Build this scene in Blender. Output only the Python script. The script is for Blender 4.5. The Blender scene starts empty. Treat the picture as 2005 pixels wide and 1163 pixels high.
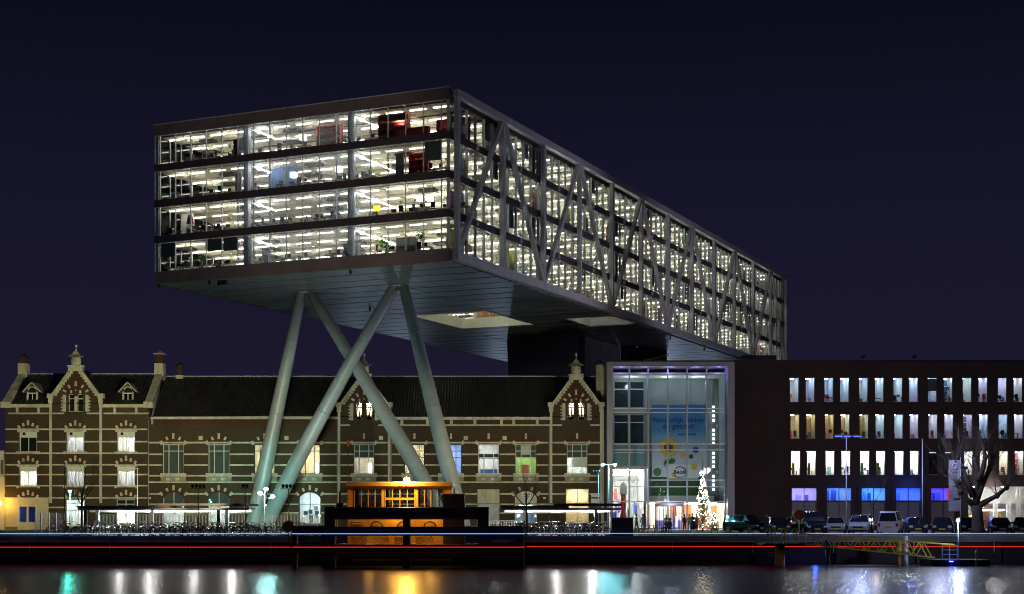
import bpy, math, random
from mathutils import Vector, Matrix
random.seed(7)
R = math.radians
S = bpy.context.scene
COL = S.collection
# ------------------------------------------------------------------ camera
CZ = 1.4                      # eye height above the quay
cam_d = bpy.data.cameras.new('camera'); cam = bpy.data.objects.new('camera', cam_d); COL.objects.link(cam)
cam.location = (0, 0, CZ); cam.rotation_euler = (R(90), 0, 0)
cam_d.sensor_width = 36; cam_d.lens = 36*3010/2005; cam_d.shift_y = (1014-581.5)/2005
cam_d.clip_start = .5; cam_d.clip_end = 3000
S.camera = cam
# ------------------------------------------------------------------ night sky
w = bpy.data.worlds.new('World'); S.world = w; w.use_nodes = True
nt = w.node_tree; bgn = nt.nodes['Background']
tc = nt.nodes.new('ShaderNodeTexCoord'); sx = nt.nodes.new('ShaderNodeSeparateXYZ'); cr = nt.nodes.new('ShaderNodeValToRGB')
nt.links.new(tc.outputs['Generated'], sx.inputs[0]); nt.links.new(sx.outputs['Z'], cr.inputs[0]); nt.links.new(cr.outputs[0], bgn.inputs[0])
cr.color_ramp.elements[0].position = 0.0; cr.color_ramp.elements[0].color = (.0145, .0120, .0345, 1)
cr.color_ramp.elements[1].position = .33; cr.color_ramp.elements[1].color = (.0030, .0030, .0085, 1)
e = cr.color_ramp.elements.new(.12); e.color = (.0105, .0088, .0260, 1)
e = cr.color_ramp.elements.new(.22); e.color = (.0078, .0072, .0210, 1)
bgn.inputs[1].default_value = 1.0
sd = bpy.data.lights.new('moon', 'SUN'); sd.energy = .03; sd.angle = R(2); sd.color = (.75, .82, 1)
so = bpy.data.objects.new('moon', sd); COL.objects.link(so); so.rotation_euler = (R(50), 0, R(-25))
# ------------------------------------------------------------------ picture
vs = S.view_settings; vs.view_transform = 'Standard'; vs.look = 'None'; vs.exposure = 0; vs.gamma = 1
S.cycles.use_denoising = True
try: S.cycles.denoiser = 'OPENIMAGEDENOISE'
except Exception: pass
S.cycles.max_bounces = 6; S.cycles.diffuse_bounces = 3; S.cycles.glossy_bounces = 3; S.cycles.transparent_max_bounces = 16
S.cycles.sample_clamp_indirect = 4.0; S.cycles.caustics_reflective = False; S.cycles.caustics_refractive = False
S.cycles.use_light_tree = True; S.cycles.filter_width = 1.0; S.cycles.use_adaptive_sampling = True; S.cycles.adaptive_threshold = .02

def px(x, Y): return (x-1002.5)/3010*Y
def pz(y, Y): return CZ+(1014-y)/3010*Y
YF = 182.0                    # plane of the long street fronts
def fx(x): return px(x, YF)
def fz(y): return pz(y, YF)
K = 3010/YF

# ------------------------------------------------------------------ materials
def nodes(name):
    m = bpy.data.materials.new(name); m.use_nodes = True
    t = m.node_tree; return m, t, t.nodes['Principled BSDF']
def mat(name, col, rough=.6, metal=0, var=.25, scale=1.2, bump=0, stretch=(1, 1, 1), spec=.5):
    m, t, b = nodes(name)
    b.inputs['Roughness'].default_value = rough; b.inputs['Metallic'].default_value = metal
    b.inputs['Specular IOR Level'].default_value = spec
    g = t.nodes.new('ShaderNodeNewGeometry'); mp = t.nodes.new('ShaderNodeMapping'); mp.inputs['Scale'].default_value = stretch
    n = t.nodes.new('ShaderNodeTexNoise'); n.inputs['Scale'].default_value = scale; n.inputs['Detail'].default_value = 5; n.inputs['Roughness'].default_value = .65
    t.links.new(g.outputs['Position'], mp.inputs[0]); t.links.new(mp.outputs[0], n.inputs['Vector'])
    r = t.nodes.new('ShaderNodeValToRGB'); r.color_ramp.elements[0].position = .3; r.color_ramp.elements[1].position = .72
    r.color_ramp.elements[0].color = tuple(c*(1-var) for c in col)+(1,); r.color_ramp.elements[1].color = tuple(min(1, c*(1+var)) for c in col)+(1,)
    t.links.new(n.outputs['Fac'], r.inputs[0]); t.links.new(r.outputs[0], b.inputs['Base Color'])
    if bump:
        bp = t.nodes.new('ShaderNodeBump'); bp.inputs['Strength'].default_value = bump; bp.inputs['Distance'].default_value = .05
        n2 = t.nodes.new('ShaderNodeTexNoise'); n2.inputs['Scale'].default_value = scale*8
        t.links.new(mp.outputs[0], n2.inputs['Vector']); t.links.new(n2.outputs['Fac'], bp.inputs['Height']); t.links.new(bp.outputs[0], b.inputs['Normal'])
    return m
def brickmat(name, c1, c2, mortar):
    m, t, b = nodes(name); b.inputs['Roughness'].default_value = .85
    g = t.nodes.new('ShaderNodeNewGeometry'); s_ = t.nodes.new('ShaderNodeSeparateXYZ'); a_ = t.nodes.new('ShaderNodeMath'); a_.operation = 'ADD'
    c_ = t.nodes.new('ShaderNodeCombineXYZ')
    t.links.new(g.outputs['Position'], s_.inputs[0]); t.links.new(s_.outputs['X'], a_.inputs[0]); t.links.new(s_.outputs['Y'], a_.inputs[1])
    t.links.new(a_.outputs[0], c_.inputs['X']); t.links.new(s_.outputs['Z'], c_.inputs['Y'])
    br = t.nodes.new('ShaderNodeTexBrick'); br.inputs['Scale'].default_value = 1; br.inputs['Brick Width'].default_value = .23; br.inputs['Row Height'].default_value = .075
    br.inputs['Mortar Size'].default_value = .008; br.inputs['Color1'].default_value = c1+(1,); br.inputs['Color2'].default_value = c2+(1,); br.inputs['Mortar'].default_value = mortar+(1,)
    t.links.new(c_.outputs[0], br.inputs['Vector'])
    n = t.nodes.new('ShaderNodeTexNoise'); n.inputs['Scale'].default_value = .35; n.inputs['Detail'].default_value = 6; t.links.new(g.outputs['Position'], n.inputs['Vector'])
    mx = t.nodes.new('ShaderNodeMixRGB'); mx.blend_type = 'MULTIPLY'; mx.inputs[0].default_value = .55
    r = t.nodes.new('ShaderNodeValToRGB'); r.color_ramp.elements[0].position = .32; r.color_ramp.elements[1].position = .7; r.color_ramp.elements[0].color = (.45, .42, .4, 1)
    t.links.new(n.outputs['Fac'], r.inputs[0]); t.links.new(br.outputs['Color'], mx.inputs[1]); t.links.new(r.outputs[0], mx.inputs[2]); t.links.new(mx.outputs[0], b.inputs['Base Color'])
    bp = t.nodes.new('ShaderNodeBump'); bp.inputs['Strength'].default_value = .5; bp.inputs['Distance'].default_value = .02; bp.invert = True
    t.links.new(br.outputs['Fac'], bp.inputs['Height']); t.links.new(bp.outputs[0], b.inputs['Normal'])
    return m
def glass(name, tint=(.92, .96, .96), refl=1.0, haze=0, hazecol=(.7, .75, .8), rough=.02):
    m, t, b = nodes(name); t.nodes.remove(b); o = t.nodes['Material Output']
    tr = t.nodes.new('ShaderNodeBsdfTransparent'); tr.inputs[0].default_value = tint+(1,)
    gl = t.nodes.new('ShaderNodeBsdfGlossy'); gl.inputs['Roughness'].default_value = rough
    fr = t.nodes.new('ShaderNodeFresnel'); fr.inputs[0].default_value = 1.45
    ml = t.nodes.new('ShaderNodeMath'); ml.operation = 'MULTIPLY'; ml.inputs[1].default_value = refl; t.links.new(fr.outputs[0], ml.inputs[0])
    mx = t.nodes.new('ShaderNodeMixShader'); t.links.new(ml.outputs[0], mx.inputs[0])
    if haze:
        df = t.nodes.new('ShaderNodeBsdfTranslucent'); df.inputs[0].default_value = hazecol+(1,)
        m2 = t.nodes.new('ShaderNodeMixShader'); m2.inputs[0].default_value = haze
        t.links.new(tr.outputs[0], m2.inputs[1]); t.links.new(df.outputs[0], m2.inputs[2]); t.links.new(m2.outputs[0], mx.inputs[1])
    else: t.links.new(tr.outputs[0], mx.inputs[1])
    t.links.new(gl.outputs[0], mx.inputs[2]); t.links.new(mx.outputs[0], o.inputs[0])
    return m
EM = {}
def emis(col, st):
    k = (col, st)
    if k not in EM:
        m, t, b = nodes('lit'); t.nodes.remove(b)
        e_ = t.nodes.new('ShaderNodeEmission'); e_.inputs[0].default_value = col+(1,); e_.inputs[1].default_value = st
        t.links.new(e_.outputs[0], t.nodes['Material Output'].inputs[0]); EM[k] = m
    return EM[k]
PM = {}
def paint(col, rough=.6, metal=0, var=.12):
    k = (col, rough, metal)
    if k not in PM: PM[k] = mat('paint', col, rough, metal, var, 3)
    return PM[k]
M = dict(
 brick=brickmat('brown_brick', (.066, .044, .022), (.100, .064, .031), (.075, .062, .045)),
 redbrick=brickmat('red_brick', (.085, .028, .013), (.12, .040, .017), (.08, .06, .04)),
 darkbrick=brickmat('dark_brick', (.042, .026, .025), (.062, .038, .034), (.036, .031, .031)),
 stone=mat('cream_painted_stone', (.58, .56, .43), .75, 0, .38, 1.1, .15, (1, 1, .35)),
 white=mat('white_paint', (.74, .75, .70), .5, 0, .1, 2),
 tile=mat('dark_roof_tile', (.030, .029, .032), .42, 0, .45, 1.1, .15),
 zinc=mat('pale_zinc', (.36, .38, .42), .45, .3, .25, 1.5),
 steel=mat('grey_painted_steel', (.54, .53, .55), .45, .1, .18, .8),
 steel_pale=mat('pale_painted_steel', (.40, .43, .44), .42, .1, .14, .5),
 fascia=mat('brown_metal_fascia', (.20, .155, .145), .5, .1, .2, .6),
 band=mat('dark_spandrel_metal', (.082, .064, .068), .45, .1, .25, .7),
 soffit=mat('brushed_soffit_metal', (.24, .26, .28), .40, .35, .4, .9, .06, (.4, 2.0, 1)),
 ceil=mat('cream_ceiling_panel', (.70, .62, .46), .8, 0, .15, 1.0),
 ceilgap=mat('dark_ceiling_void', (.06, .053, .045), .9),
 floor=mat('office_carpet', (.60, .56, .50), .9),
 mull=mat('aluminium_mullion', (.66, .67, .66), .4, .1, .1),
 mulldark=mat('dark_mullion', (.05, .05, .055), .4, .4, .1),
 blind=mat('grey_roller_blind', (.10, .115, .12), .8, 0, .15, .6),
 glass=glass('clear_glass', (.93, .97, .96), .55),
 glasshaze=glass('veiled_glass', (.82, .86, .88), .6, .13, (.62, .68, .78)),
 glassdark=glass('dark_glass', (.45, .5, .55), 1.2),
 black=mat('black_metal', (.018, .018, .021), .45, .4, .3, 3),
 rubber=mat('rubber', (.015, .015, .016), .75),
 asphalt=mat('quay_paving', (.10, .095, .085), .8, 0, .3, .5, .2),
 lawn=mat('lawn', (.035, .07, .02), .95, 0, .4, 2, .4),
 concrete=mat('weathered_concrete', (.20, .195, .165), .85, 0, .4, .4, .2, (1, 1, 1)),
 darkwall=mat('tarred_timber_wall', (.018, .017, .016), .7, 0, .5, .6, .2, (3, 3, .4)),
 fender=mat('tarred_fender_timber', (.035, .029, .031), .62, .1, .4, 1.2, .2),
 varnish=mat('varnished_wood', (.36, .20, .055), .4, 0, .3, 2, .1, (1, 1, 6)),
 yellow=mat('yellow_paint', (.55, .40, .04), .5, 0, .3, 2),
 bark=mat('dark_bark', (.055, .042, .032), .9, 0, .4, 4, .5),
 leaf=mat('leaf_green', (.06, .13, .025), .7, 0, .4, 3),
 pine=mat('pine_needles', (.02, .05, .022), .8, 0, .4, 4),
 red=mat('red_laminate', (.42, .035, .03), .5, 0, .2, 1),
 grey=mat('grey_laminate', (.42, .44, .46), .55, 0, .12, 1),
 wood=mat('desk_wood', (.32, .19, .09), .5, 0, .2, 2),
 core=mat('dark_core_cladding', (.12, .12, .15), .55, .2, .3, .35),
 plaster=mat('interior_plaster', (.72, .71, .66), .85, 0, .06, 1),
 teal=mat('teal_laminate', (.03, .30, .32), .5),
)
# ------------------------------------------------------------------ mesh helpers
class MB:
    def __init__(s): s.v = []; s.f = []; s.sm = []
    def add(s, vs_, fs, smooth=False):
        o = len(s.v); s.v += [tuple(p) for p in vs_]; s.f += [tuple(i+o for i in f) for f in fs]; s.sm += [smooth]*len(fs); return s
    def box(s, x0, x1, y0, y1, z0, z1, Mx=None):
        p = [(x, y, z) for z in (z0, z1) for y in (y0, y1) for x in (x0, x1)]
        if Mx is not None: p = [Mx @ Vector(q) for q in p]
        return s.add(p, [(0, 2, 3, 1), (4, 5, 7, 6), (0, 1, 5, 4), (2, 6, 7, 3), (0, 4, 6, 2), (1, 3, 7, 5)])
    def quad(s, a, b, c, d): return s.add([a, b, c, d], [(0, 1, 2, 3)])
    def prism(s, poly, y0, y1):       # polygon in x,z extruded in y (counter-clockwise seen from -y)
        n = len(poly); p = [(x, y0, z) for x, z in poly]+[(x, y1, z) for x, z in poly]
        return s.add(p, [tuple(range(n)), tuple(range(2*n-1, n-1, -1))]+[(i, i+n, (i+1) % n+n, (i+1) % n) for i in range(n)])
    def bar(s, a, b, wx, wz=None, up=(0, 0, 1)):
        a, b = Vector(a), Vector(b); d = (b-a).normalized(); u = Vector(up)
        if abs(d.dot(u)) > .99: u = Vector((0, 1, 0))
        x = d.cross(u).normalized()*wx/2; z = x.cross(d).normalized()*(wz or wx)/2
        p = [a-x-z, a+x-z, a+x+z, a-x+z, b-x-z, b+x-z, b+x+z, b-x+z]
        return s.add(p, [(3, 2, 1, 0), (4, 5, 6, 7), (0, 1, 5, 4), (1, 2, 6, 5), (2, 3, 7, 6), (3, 0, 4, 7)])
    def tube(s, pts, r, n=6, closed=False):
        pts = [Vector(p) for p in pts]; N = len(pts); rs = r if isinstance(r, (list, tuple)) else [r]*N; vv = []; ff = []
        ref = None
        for i in range(N):
            d = (pts[(i+1) % N]-pts[i-1]) if closed else (pts[min(i+1, N-1)]-pts[max(i-1, 0)])
            d.normalize()
            if ref is None: ref = Vector((0, 0, 1)) if abs(d.z) < .9 else Vector((0, 1, 0))
            x = d.cross(ref).normalized(); z = x.cross(d).normalized(); ref = z
            for k in range(n):
                a = 2*math.pi*k/n; vv.append(pts[i]+x*math.cos(a)*rs[i]+z*math.sin(a)*rs[i])
        for i in range(N if closed else N-1):
            j = (i+1) % N
            for k in range(n): ff.append((i*n+k, i*n+(k+1) % n, j*n+(k+1) % n, j*n+k))
        if not closed: ff += [tuple(range(n-1, -1, -1)), tuple((N-1)*n+k for k in range(n))]
        return s.add(vv, ff, True)
    def lathe(s, prof, c=(0, 0, 0), n=12):
        vv = []; ff = []
        for r, z in prof:
            for k in range(n): a = 2*math.pi*k/n; vv.append((c[0]+r*math.cos(a), c[1]+r*math.sin(a), c[2]+z))
        for i in range(len(prof)-1):
            for k in range(n): ff.append((i*n+k, i*n+(k+1) % n, (i+1)*n+(k+1) % n, (i+1)*n+k))
        ff += [tuple(range(n-1, -1, -1)), tuple((len(prof)-1)*n+k for k in range(n))]
        return s.add(vv, ff, True)
    def mesh(s, name, m, off=(0, 0, 0)):
        me = bpy.data.meshes.new(name)
        me.from_pydata([(p[0]-off[0], p[1]-off[1], p[2]-off[2]) for p in s.v], [], s.f)
        for i, sm in enumerate(s.sm):
            if sm: me.polygons[i].use_smooth = True
        me.materials.append(m if not isinstance(m, str) else M[m]); me.update(); return me
    def build(s, name, m, parent=None, kind=None):
        off = LOC.get(parent.name, (0, 0, 0)) if parent else (0, 0, 0)
        return link(name, s.mesh(name, m, off), parent, kind=kind)
LOC = {}; LMAT = {}
ORD = lambda n: f'{n}{"th" if 10 <= n % 100 <= 20 else {1: "st", 2: "nd", 3: "rd"}.get(n % 10, "th")}'
def link(name, data, parent=None, loc=None, kind=None):
    o = bpy.data.objects.new(name, data); COL.objects.link(o)
    if parent:
        o.parent = parent; LOC[o.name] = LOC.get(parent.name, (0, 0, 0))
        if parent.name in LMAT: o.matrix_parent_inverse = LMAT[parent.name]
    if loc: o.location = loc
    if kind: o['kind'] = kind
    return o
def tag(o, label, cat, group=None):
    o['label'] = label; o['category'] = cat
    if group: o['group'] = group
    return o
def thing(name, label, cat, loc=(0, 0, 0), group=None, local=False, rz=0):
    o = bpy.data.objects.new(name, None); COL.objects.link(o); o.location = loc; o.rotation_euler.z = rz; o.empty_display_size = .3
    LOC[o.name] = (0, 0, 0) if local else tuple(loc)
    return tag(o, label, cat, group)
CUBE = {}
def B(name, parent, x0, x1, y0, y1, z0, z1, m, kind=None):       # one box piece sharing a unit mesh
    m = M[m] if isinstance(m, str) else m
    if m not in CUBE: CUBE[m] = MB().box(-.5, .5, -.5, .5, -.5, .5).mesh('piece', m)
    o = link(name, CUBE[m], parent, kind=kind); L = LOC.get(o.name, (0, 0, 0))
    o.location = ((x0+x1)/2-L[0], (y0+y1)/2-L[1], (z0+z1)/2-L[2]); o.scale = (abs(x1-x0), abs(y1-y0), abs(z1-z0))
    LMAT[o.name] = Matrix.LocRotScale(o.location, None, o.scale).inverted(); return o
def copy_tree(o, parent=None):
    c = o.copy(); COL.objects.link(c); c.parent = parent
    for ch in list(o.children): copy_tree(ch, c)
    return c
def spot(loc, target, energy, size, col=(1, 1, 1), blend=.6, rad=.25, name='floodlight_beam', parent=None):
    l = bpy.data.lights.new(name, 'SPOT'); l.energy = energy; l.spot_size = R(size); l.spot_blend = blend; l.color = col; l.shadow_soft_size = rad
    o = bpy.data.objects.new(name, l); COL.objects.link(o); o.location = loc
    o.rotation_euler = (Vector(target)-Vector(loc)).to_track_quat('-Z', 'Y').to_euler()
    return o
def point(loc, energy, col=(1, 1, 1), rad=.15, name='lamp_glow'):
    l = bpy.data.lights.new(name, 'POINT'); l.energy = energy; l.color = col; l.shadow_soft_size = rad
    o = bpy.data.objects.new(name, l); COL.objects.link(o); o.location = loc; return o
def sub_spans(x0, x1, holes):
    seg = [(x0, x1)]
    for a, b in holes:
        n = []
        for p, q in seg:
            if b <= p or a >= q: n.append((p, q)); continue
            if a-p > .15: n.append((p, a))
            if q-b > .15: n.append((b, q))
        seg = n
    return seg
def wall_grid(mb, x0, x1, z0, z1, ops, y, depth=.35):            # a wall sheet with real openings and reveals
    xs = sorted({x0, x1}|{c for o in ops for c in o[:2] if x0 < c < x1}); zs = sorted({z0, z1}|{c for o in ops for c in o[2:4] if z0 < c < z1})
    for i in range(len(xs)-1):
        for j in range(len(zs)-1):
            cx_, cz_ = (xs[i]+xs[i+1])/2, (zs[j]+zs[j+1])/2
            if any(o[0] < cx_ < o[1] and o[2] < cz_ < o[3] for o in ops): continue
            mb.quad((xs[i], y, zs[j]), (xs[i+1], y, zs[j]), (xs[i+1], y, zs[j+1]), (xs[i], y, zs[j+1]))
    for a, b, c, d in [o[:4] for o in ops]:
        mb.quad((a, y, c), (a, y, d), (a, y+depth, d), (a, y+depth, c)); mb.quad((b, y, d), (b, y, c), (b, y+depth, c), (b, y+depth, d))
        mb.quad((a, y, d), (b, y, d), (b, y+depth, d), (a, y+depth, d)); mb.quad((b, y, c), (a, y, c), (a, y+depth, c), (b, y+depth, c))
def room(parent, x0, x1, y0, y1, z0, z1, wall='plaster', lamp=None, col=(1, .95, .85), lampw=.5):
    mb = MB()                                                     # floor, ceiling, back and side walls of a lit room
    mb.quad((x0, y1, z0), (x1, y1, z0), (x1, y1, z1), (x0, y1, z1)); mb.quad((x0, y0, z0), (x0, y1, z0), (x0, y1, z1), (x0, y0, z1))
    mb.quad((x1, y1, z0), (x1, y0, z0), (x1, y0, z1), (x1, y1, z1)); mb.quad((x0, y0, z0), (x1, y0, z0), (x1, y1, z0), (x0, y1, z0)); mb.quad((x0, y0, z1), (x0, y1, z1), (x1, y1, z1), (x1, y0, z1))
    r = mb.build('room', wall if not isinstance(wall, tuple) else paint(wall, .85), parent)
    if lamp:
        cx_ = (x0+x1)/2; hw = (x1-x0)*lampw/2
        B('ceiling_lamp', r, cx_-hw, cx_+hw, y0+1.0, y0+1.35, z1-.12, z1-.04, emis(col, lamp))
        if y1-y0 > 4: B('ceiling_lamp', r, cx_-hw, cx_+hw, y0+3.2, y0+3.55, z1-.12, z1-.04, emis(col, lamp))
    return r
# ================================================================== setting
WZ = -2.0; QY = 115.0
def struct(name, mb, m): o = mb.build(name, m); o['kind'] = 'structure'; return o
# water: dark, nearly mirror-like, broken by long low ripples
wm, t, b = nodes('harbour_water'); b.inputs['Base Color'].default_value = (.006, .007, .010, 1); b.inputs['Roughness'].default_value = .26; b.inputs['IOR'].default_value = 1.33
g = t.nodes.new('ShaderNodeNewGeometry'); mp = t.nodes.new('ShaderNodeMapping'); mp.inputs['Scale'].default_value = (.16, .75, 1)
n = t.nodes.new('ShaderNodeTexNoise'); n.inputs['Scale'].default_value = 1.7; n.inputs['Detail'].default_value = 4; n.inputs['Roughness'].default_value = .6
bp = t.nodes.new('ShaderNodeBump'); bp.inputs['Strength'].default_value = .36; bp.inputs['Distance'].default_value = .06
t.links.new(g.outputs['Position'], mp.inputs[0]); t.links.new(mp.outputs[0], n.inputs['Vector']); t.links.new(n.outputs['Fac'], bp.inputs['Height']); t.links.new(bp.outputs[0], b.inputs['Normal'])
struct('water', MB().quad((-700, -200, WZ), (700, -200, WZ), (700, QY+.5, WZ), (-700, QY+.5, WZ)), wm)
struct('quay_ground', MB().quad((-700, QY, 0), (700, QY, 0), (700, 1600, 0), (-700, 1600, 0)), 'asphalt')
mb = MB().box(-700, 700, QY-.06, QY+.4, -6, -.42)
qw = struct('quay_wall', mb, 'darkwall')
x = -60.0
i = 0
while x < 60:                                                     # coping stones and timber fender piles of the quay
    B('coping_stone', qw, x+.012, x+2.988, QY-.16, QY+.34, -.40, .055, 'concrete')
    if i % 2 == 0: B('fender_pile', qw, x+.2, x+.5, QY-.34, QY-.07, -5, -.45, 'fender')
    x += 3; i += 1
mb = MB().quad((px(1242, 140), 124, .006), (px(1470, 140), 124, .006), (px(1470, 140), 152, .006), (px(1242, 140), 152, .006))
o = mb.build('lawn', 'lawn'); o['kind'] = 'structure'

# ================================================================== the raised office building
A = math.atan2(1372, 3010); ca, sa = math.cos(A), math.sin(A)
OX, OY = px(888, 154), 154.0
W, L = 36.75, 132.0
SOF, ROOF = 27.15, 44.45
ZF = [28.45+3.93*i for i in range(4)]; GH = 3.17                     # glass foot of each storey, glass height
br = thing('raised_office_building', 'long lit glass office block raised on giant slanted legs over the old brick factory', 'building', (OX, OY, 0), local=True, rz=-A)
def w2(u, v, z=0): return (OX-ca*u+sa*v, OY+sa*u+ca*v, z)
UP = lambda p: 36.04-2.04*p                                        # u of front mullion p
HOLE = (13.2, 23.6, 35.2, 49.6)                                      # patio through the underside (u0,u1,v0,v1)
NOT = (.6, 7.0, 46.2, 55.0)                                        # white recess at the edge
def holed(mb, u0, u1, v0, v1, z0, z1, hs):
    us = sorted({u0, u1}|{c for h in hs for c in h[:2]}); vv = sorted({v0, v1}|{c for h in hs for c in h[2:]})
    for j in range(len(vv)-1):
        run = None
        for i in range(len(us)-1):
            cu, cv = (us[i]+us[i+1])/2, (vv[j]+vv[j+1])/2
            inside = any(h[0] < cu < h[1] and h[2] < cv < h[3] for h in hs)
            if not inside: run = (us[i] if run is None else run[0], us[i+1])
            if (inside or i == len(us)-2) and run: mb.box(-run[1], -run[0], vv[j], vv[j+1], z0, z1); run = None
    return mb
# storeys: slabs, ceilings, lights
for i in range(4):
    z0 = ZF[i]; zc = z0+GH
    mb = MB()
    if i == 0: holed(mb, .8, W-.5, .25, L-.5, SOF+.16, z0-.02, [HOLE, NOT])
    else: mb.box(-(W-.5), -.8, .25, L-.5, ZF[i-1]+GH+.03, z0-.02)
    mb.build('floor_slab', 'floor', br)
    if i == 0: f_ = MB().box(-(W-.0), -.45, -.16, .22, SOF, z0)
    else: f_ = MB().box(-W, -.45, -.16, .22, ZF[i-1]+GH, z0)
    f_.build('front_fascia' if i == 0 else 'front_spandrel', 'fascia' if i == 0 else 'band', br)
    if i: MB().box(-.66, -.40, .24, L, ZF[i-1]+GH, z0).build('side_spandrel', 'band', br)
    MB().box(-W, -W+.3, .24, L, (SOF if i == 0 else ZF[i-1]+GH), z0).build('rear_side_spandrel', 'band', br)
    # ceiling: cream rafts with dark gaps, light strips hung below
    cp = MB(); gaps = MB(); st = MB(); upl = MB(); bowl = MB(); rows = int((L-2)/4.3)
    for r in range(rows):
        v0 = .8+4.3*r
        for c in range(13):
            u0 = .95+2.75*c
            if i == 0 and HOLE[0]-2 < u0 < HOLE[1] and HOLE[2]-3 < v0 < HOLE[3]: continue
            wv = 3.45+.55*((c*7+r*3) % 3)/2
            cp.box(-(u0+2.66), -u0, v0, v0+wv, zc-.05, zc-.004)
            if (c*5+r*11+i*3) % 4 == 0 and (c > 2 or r < 4): gaps.box(-(u0+2.0), -u0-.2, v0+2.3, v0+3.4, zc-.30, zc-.10)
            a = (-(u0+2.3), -(u0+.45), v0+1.1, v0+1.26, zc-.14, zc-.09)
            if r < 4:
                cc = (.45, .85, 1) if (i == 2 and r == 0 and c == 4) else (1, 1, .97)
                B('light_strip', br, *a, emis(cc, 11.0))
            else: st.box(*a)
    cp.build('ceiling_raft', 'ceil', br, 'stuff'); gaps.build('ceiling_duct', 'ceilgap', br, 'stuff'); st.build('ceiling_light_strip', emis((1, 1, .97), 11.0), br, 'stuff'); 
    for r in range(int((L-3)/4.6)):                               # invented torch uplighters, added to brighten the ceiling
        for c in range(7):
            uu_, vv_ = 1.9+5.3*c+(.7 if r % 2 else 0), 2.2+4.6*r
            if i == 0 and HOLE[0]-.6 < uu_ < HOLE[1]+.6 and HOLE[2]-.6 < vv_ < HOLE[3]+.6: continue
            if random.Random(i*999+r*17+c).random() < .16: continue
            zl = z0+1.75; bowl.lathe([(.03, -.22), (.27, 0)], (-uu_, vv_, zl), 6); bowl.tube([(-uu_, vv_, z0), (-uu_, vv_, zl-.2)], .02, 4)
            upl.add([(-uu_+.24*math.cos(k*1.0472), vv_+.24*math.sin(k*1.0472), zl+.006) for k in range(6)], [tuple(range(6))])
    for r in range(int((L-8)/2.3)):                               # closer row of added uplighters along the long glass side
        uu_, vv_ = 3.6+.5*(r % 2), 6.0+2.3*r; zl = z0+1.75
        if random.Random(i*77+r).random() < .12: continue
        bowl.lathe([(.03, -.22), (.27, 0)], (-uu_, vv_, zl), 6); bowl.tube([(-uu_, vv_, z0), (-uu_, vv_, zl-.2)], .02, 4)
        upl.add([(-uu_+.24*math.cos(k*1.0472), vv_+.24*math.sin(k*1.0472), zl+.006) for k in range(6)], [tuple(range(6))])
    bowl.build('added_uplighter', 'white', br, 'stuff'); upl.build('added_uplighter_glow', emis((1, 1, .93), 80.0), br, 'stuff')
MB().box(-(W-.5), -.8, .25, L-.5, ZF[3]+GH+.02, ZF[3]+GH+.5).build('roof_slab', 'ceilgap', br)
mb = MB(); mb.box(-W, -.45, -.16, .24, ZF[3]+GH, ROOF+.12); mb.box(-W, -W+.3, .25, L, ZF[3]+GH, ROOF); mb.box(-W, -.45, L-.25, L, SOF, ROOF); mb.box(-W+.3, -.6, .25, L-.3, ROOF-.35, ROOF-.1)
mb.build('roof_fascia', 'fascia', br)
MB().box(-W-.05, -.40, -.22, .30, ROOF+.13, ROOF+.22).build('roof_coping', 'steel', br)
# front and side glazing
HZ = range(5, 13)
fm = MB(); sm_ = MB()
for i in range(4):
    z0, z1 = ZF[i]+.03, ZF[i]+GH-.03
    us = [36.72]+[UP(p) for p in range(18)]+[.69]
    for p in range(19):
        B('pane', br, -us[p]+.03, -us[p+1]-.03, -.03, -.015, z0, z1, 'glasshaze' if p-1 in HZ and p-1 >= 5 else 'glass')
        fm.box(-us[p]-.035, -us[p]+.035, -.07, .10, z0, z1)
    fm.box(-.73, -.66, -.07, .10, z0, z1); fm.box(-36.7, -.7, -.05, .08, z1, z1+.03); fm.box(-36.7, -.7, -.05, .08, z0-.03, z0)
    far = MB(); nv = int((L-.6)/2.04)
    for q in range(nv):
        v0 = .2+2.04*q
        if q < 40: B('side_pane', br, -.60, -.585, v0+.03, v0+2.01, z0, z1, 'glass')
        else: far.box(-.60, -.585, v0+.03, v0+2.01, z0, z1)
        sm_.box(-.80, -.50, v0-.03, v0+.035, z0, z1)
        if q % 5 == 2: sm_.box(-1.5, -1.25, v0-.12, v0+.12, z0, z1)
        B_ = MB().box(-36.45, -36.43, v0, v0+2.0, z0, z1)
    far.build('far_side_pane', 'glass', br, 'stuff')
    # rear long side seen through the rooms
    mbk = MB()
    for q in range(nv): mbk.box(-36.5, -36.38, .2+2.04*q-.04, .2+2.04*q+.04, z0, z1)
    mbk.build('rear_mullion', 'mull', br, 'stuff')
    MB().box(-36.47, -36.45, .3, L-.4, z0, z1).build('rear_glass', 'glassdark', br)
    MB().box(-36.3, -.8, L-.45, L-.40, z0, z1).build('end_wall', 'plaster', br)
fm.build('front_mullion', 'mull', br, 'stuff'); sm_.build('side_mullion', 'mull', br, 'stuff')
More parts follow.
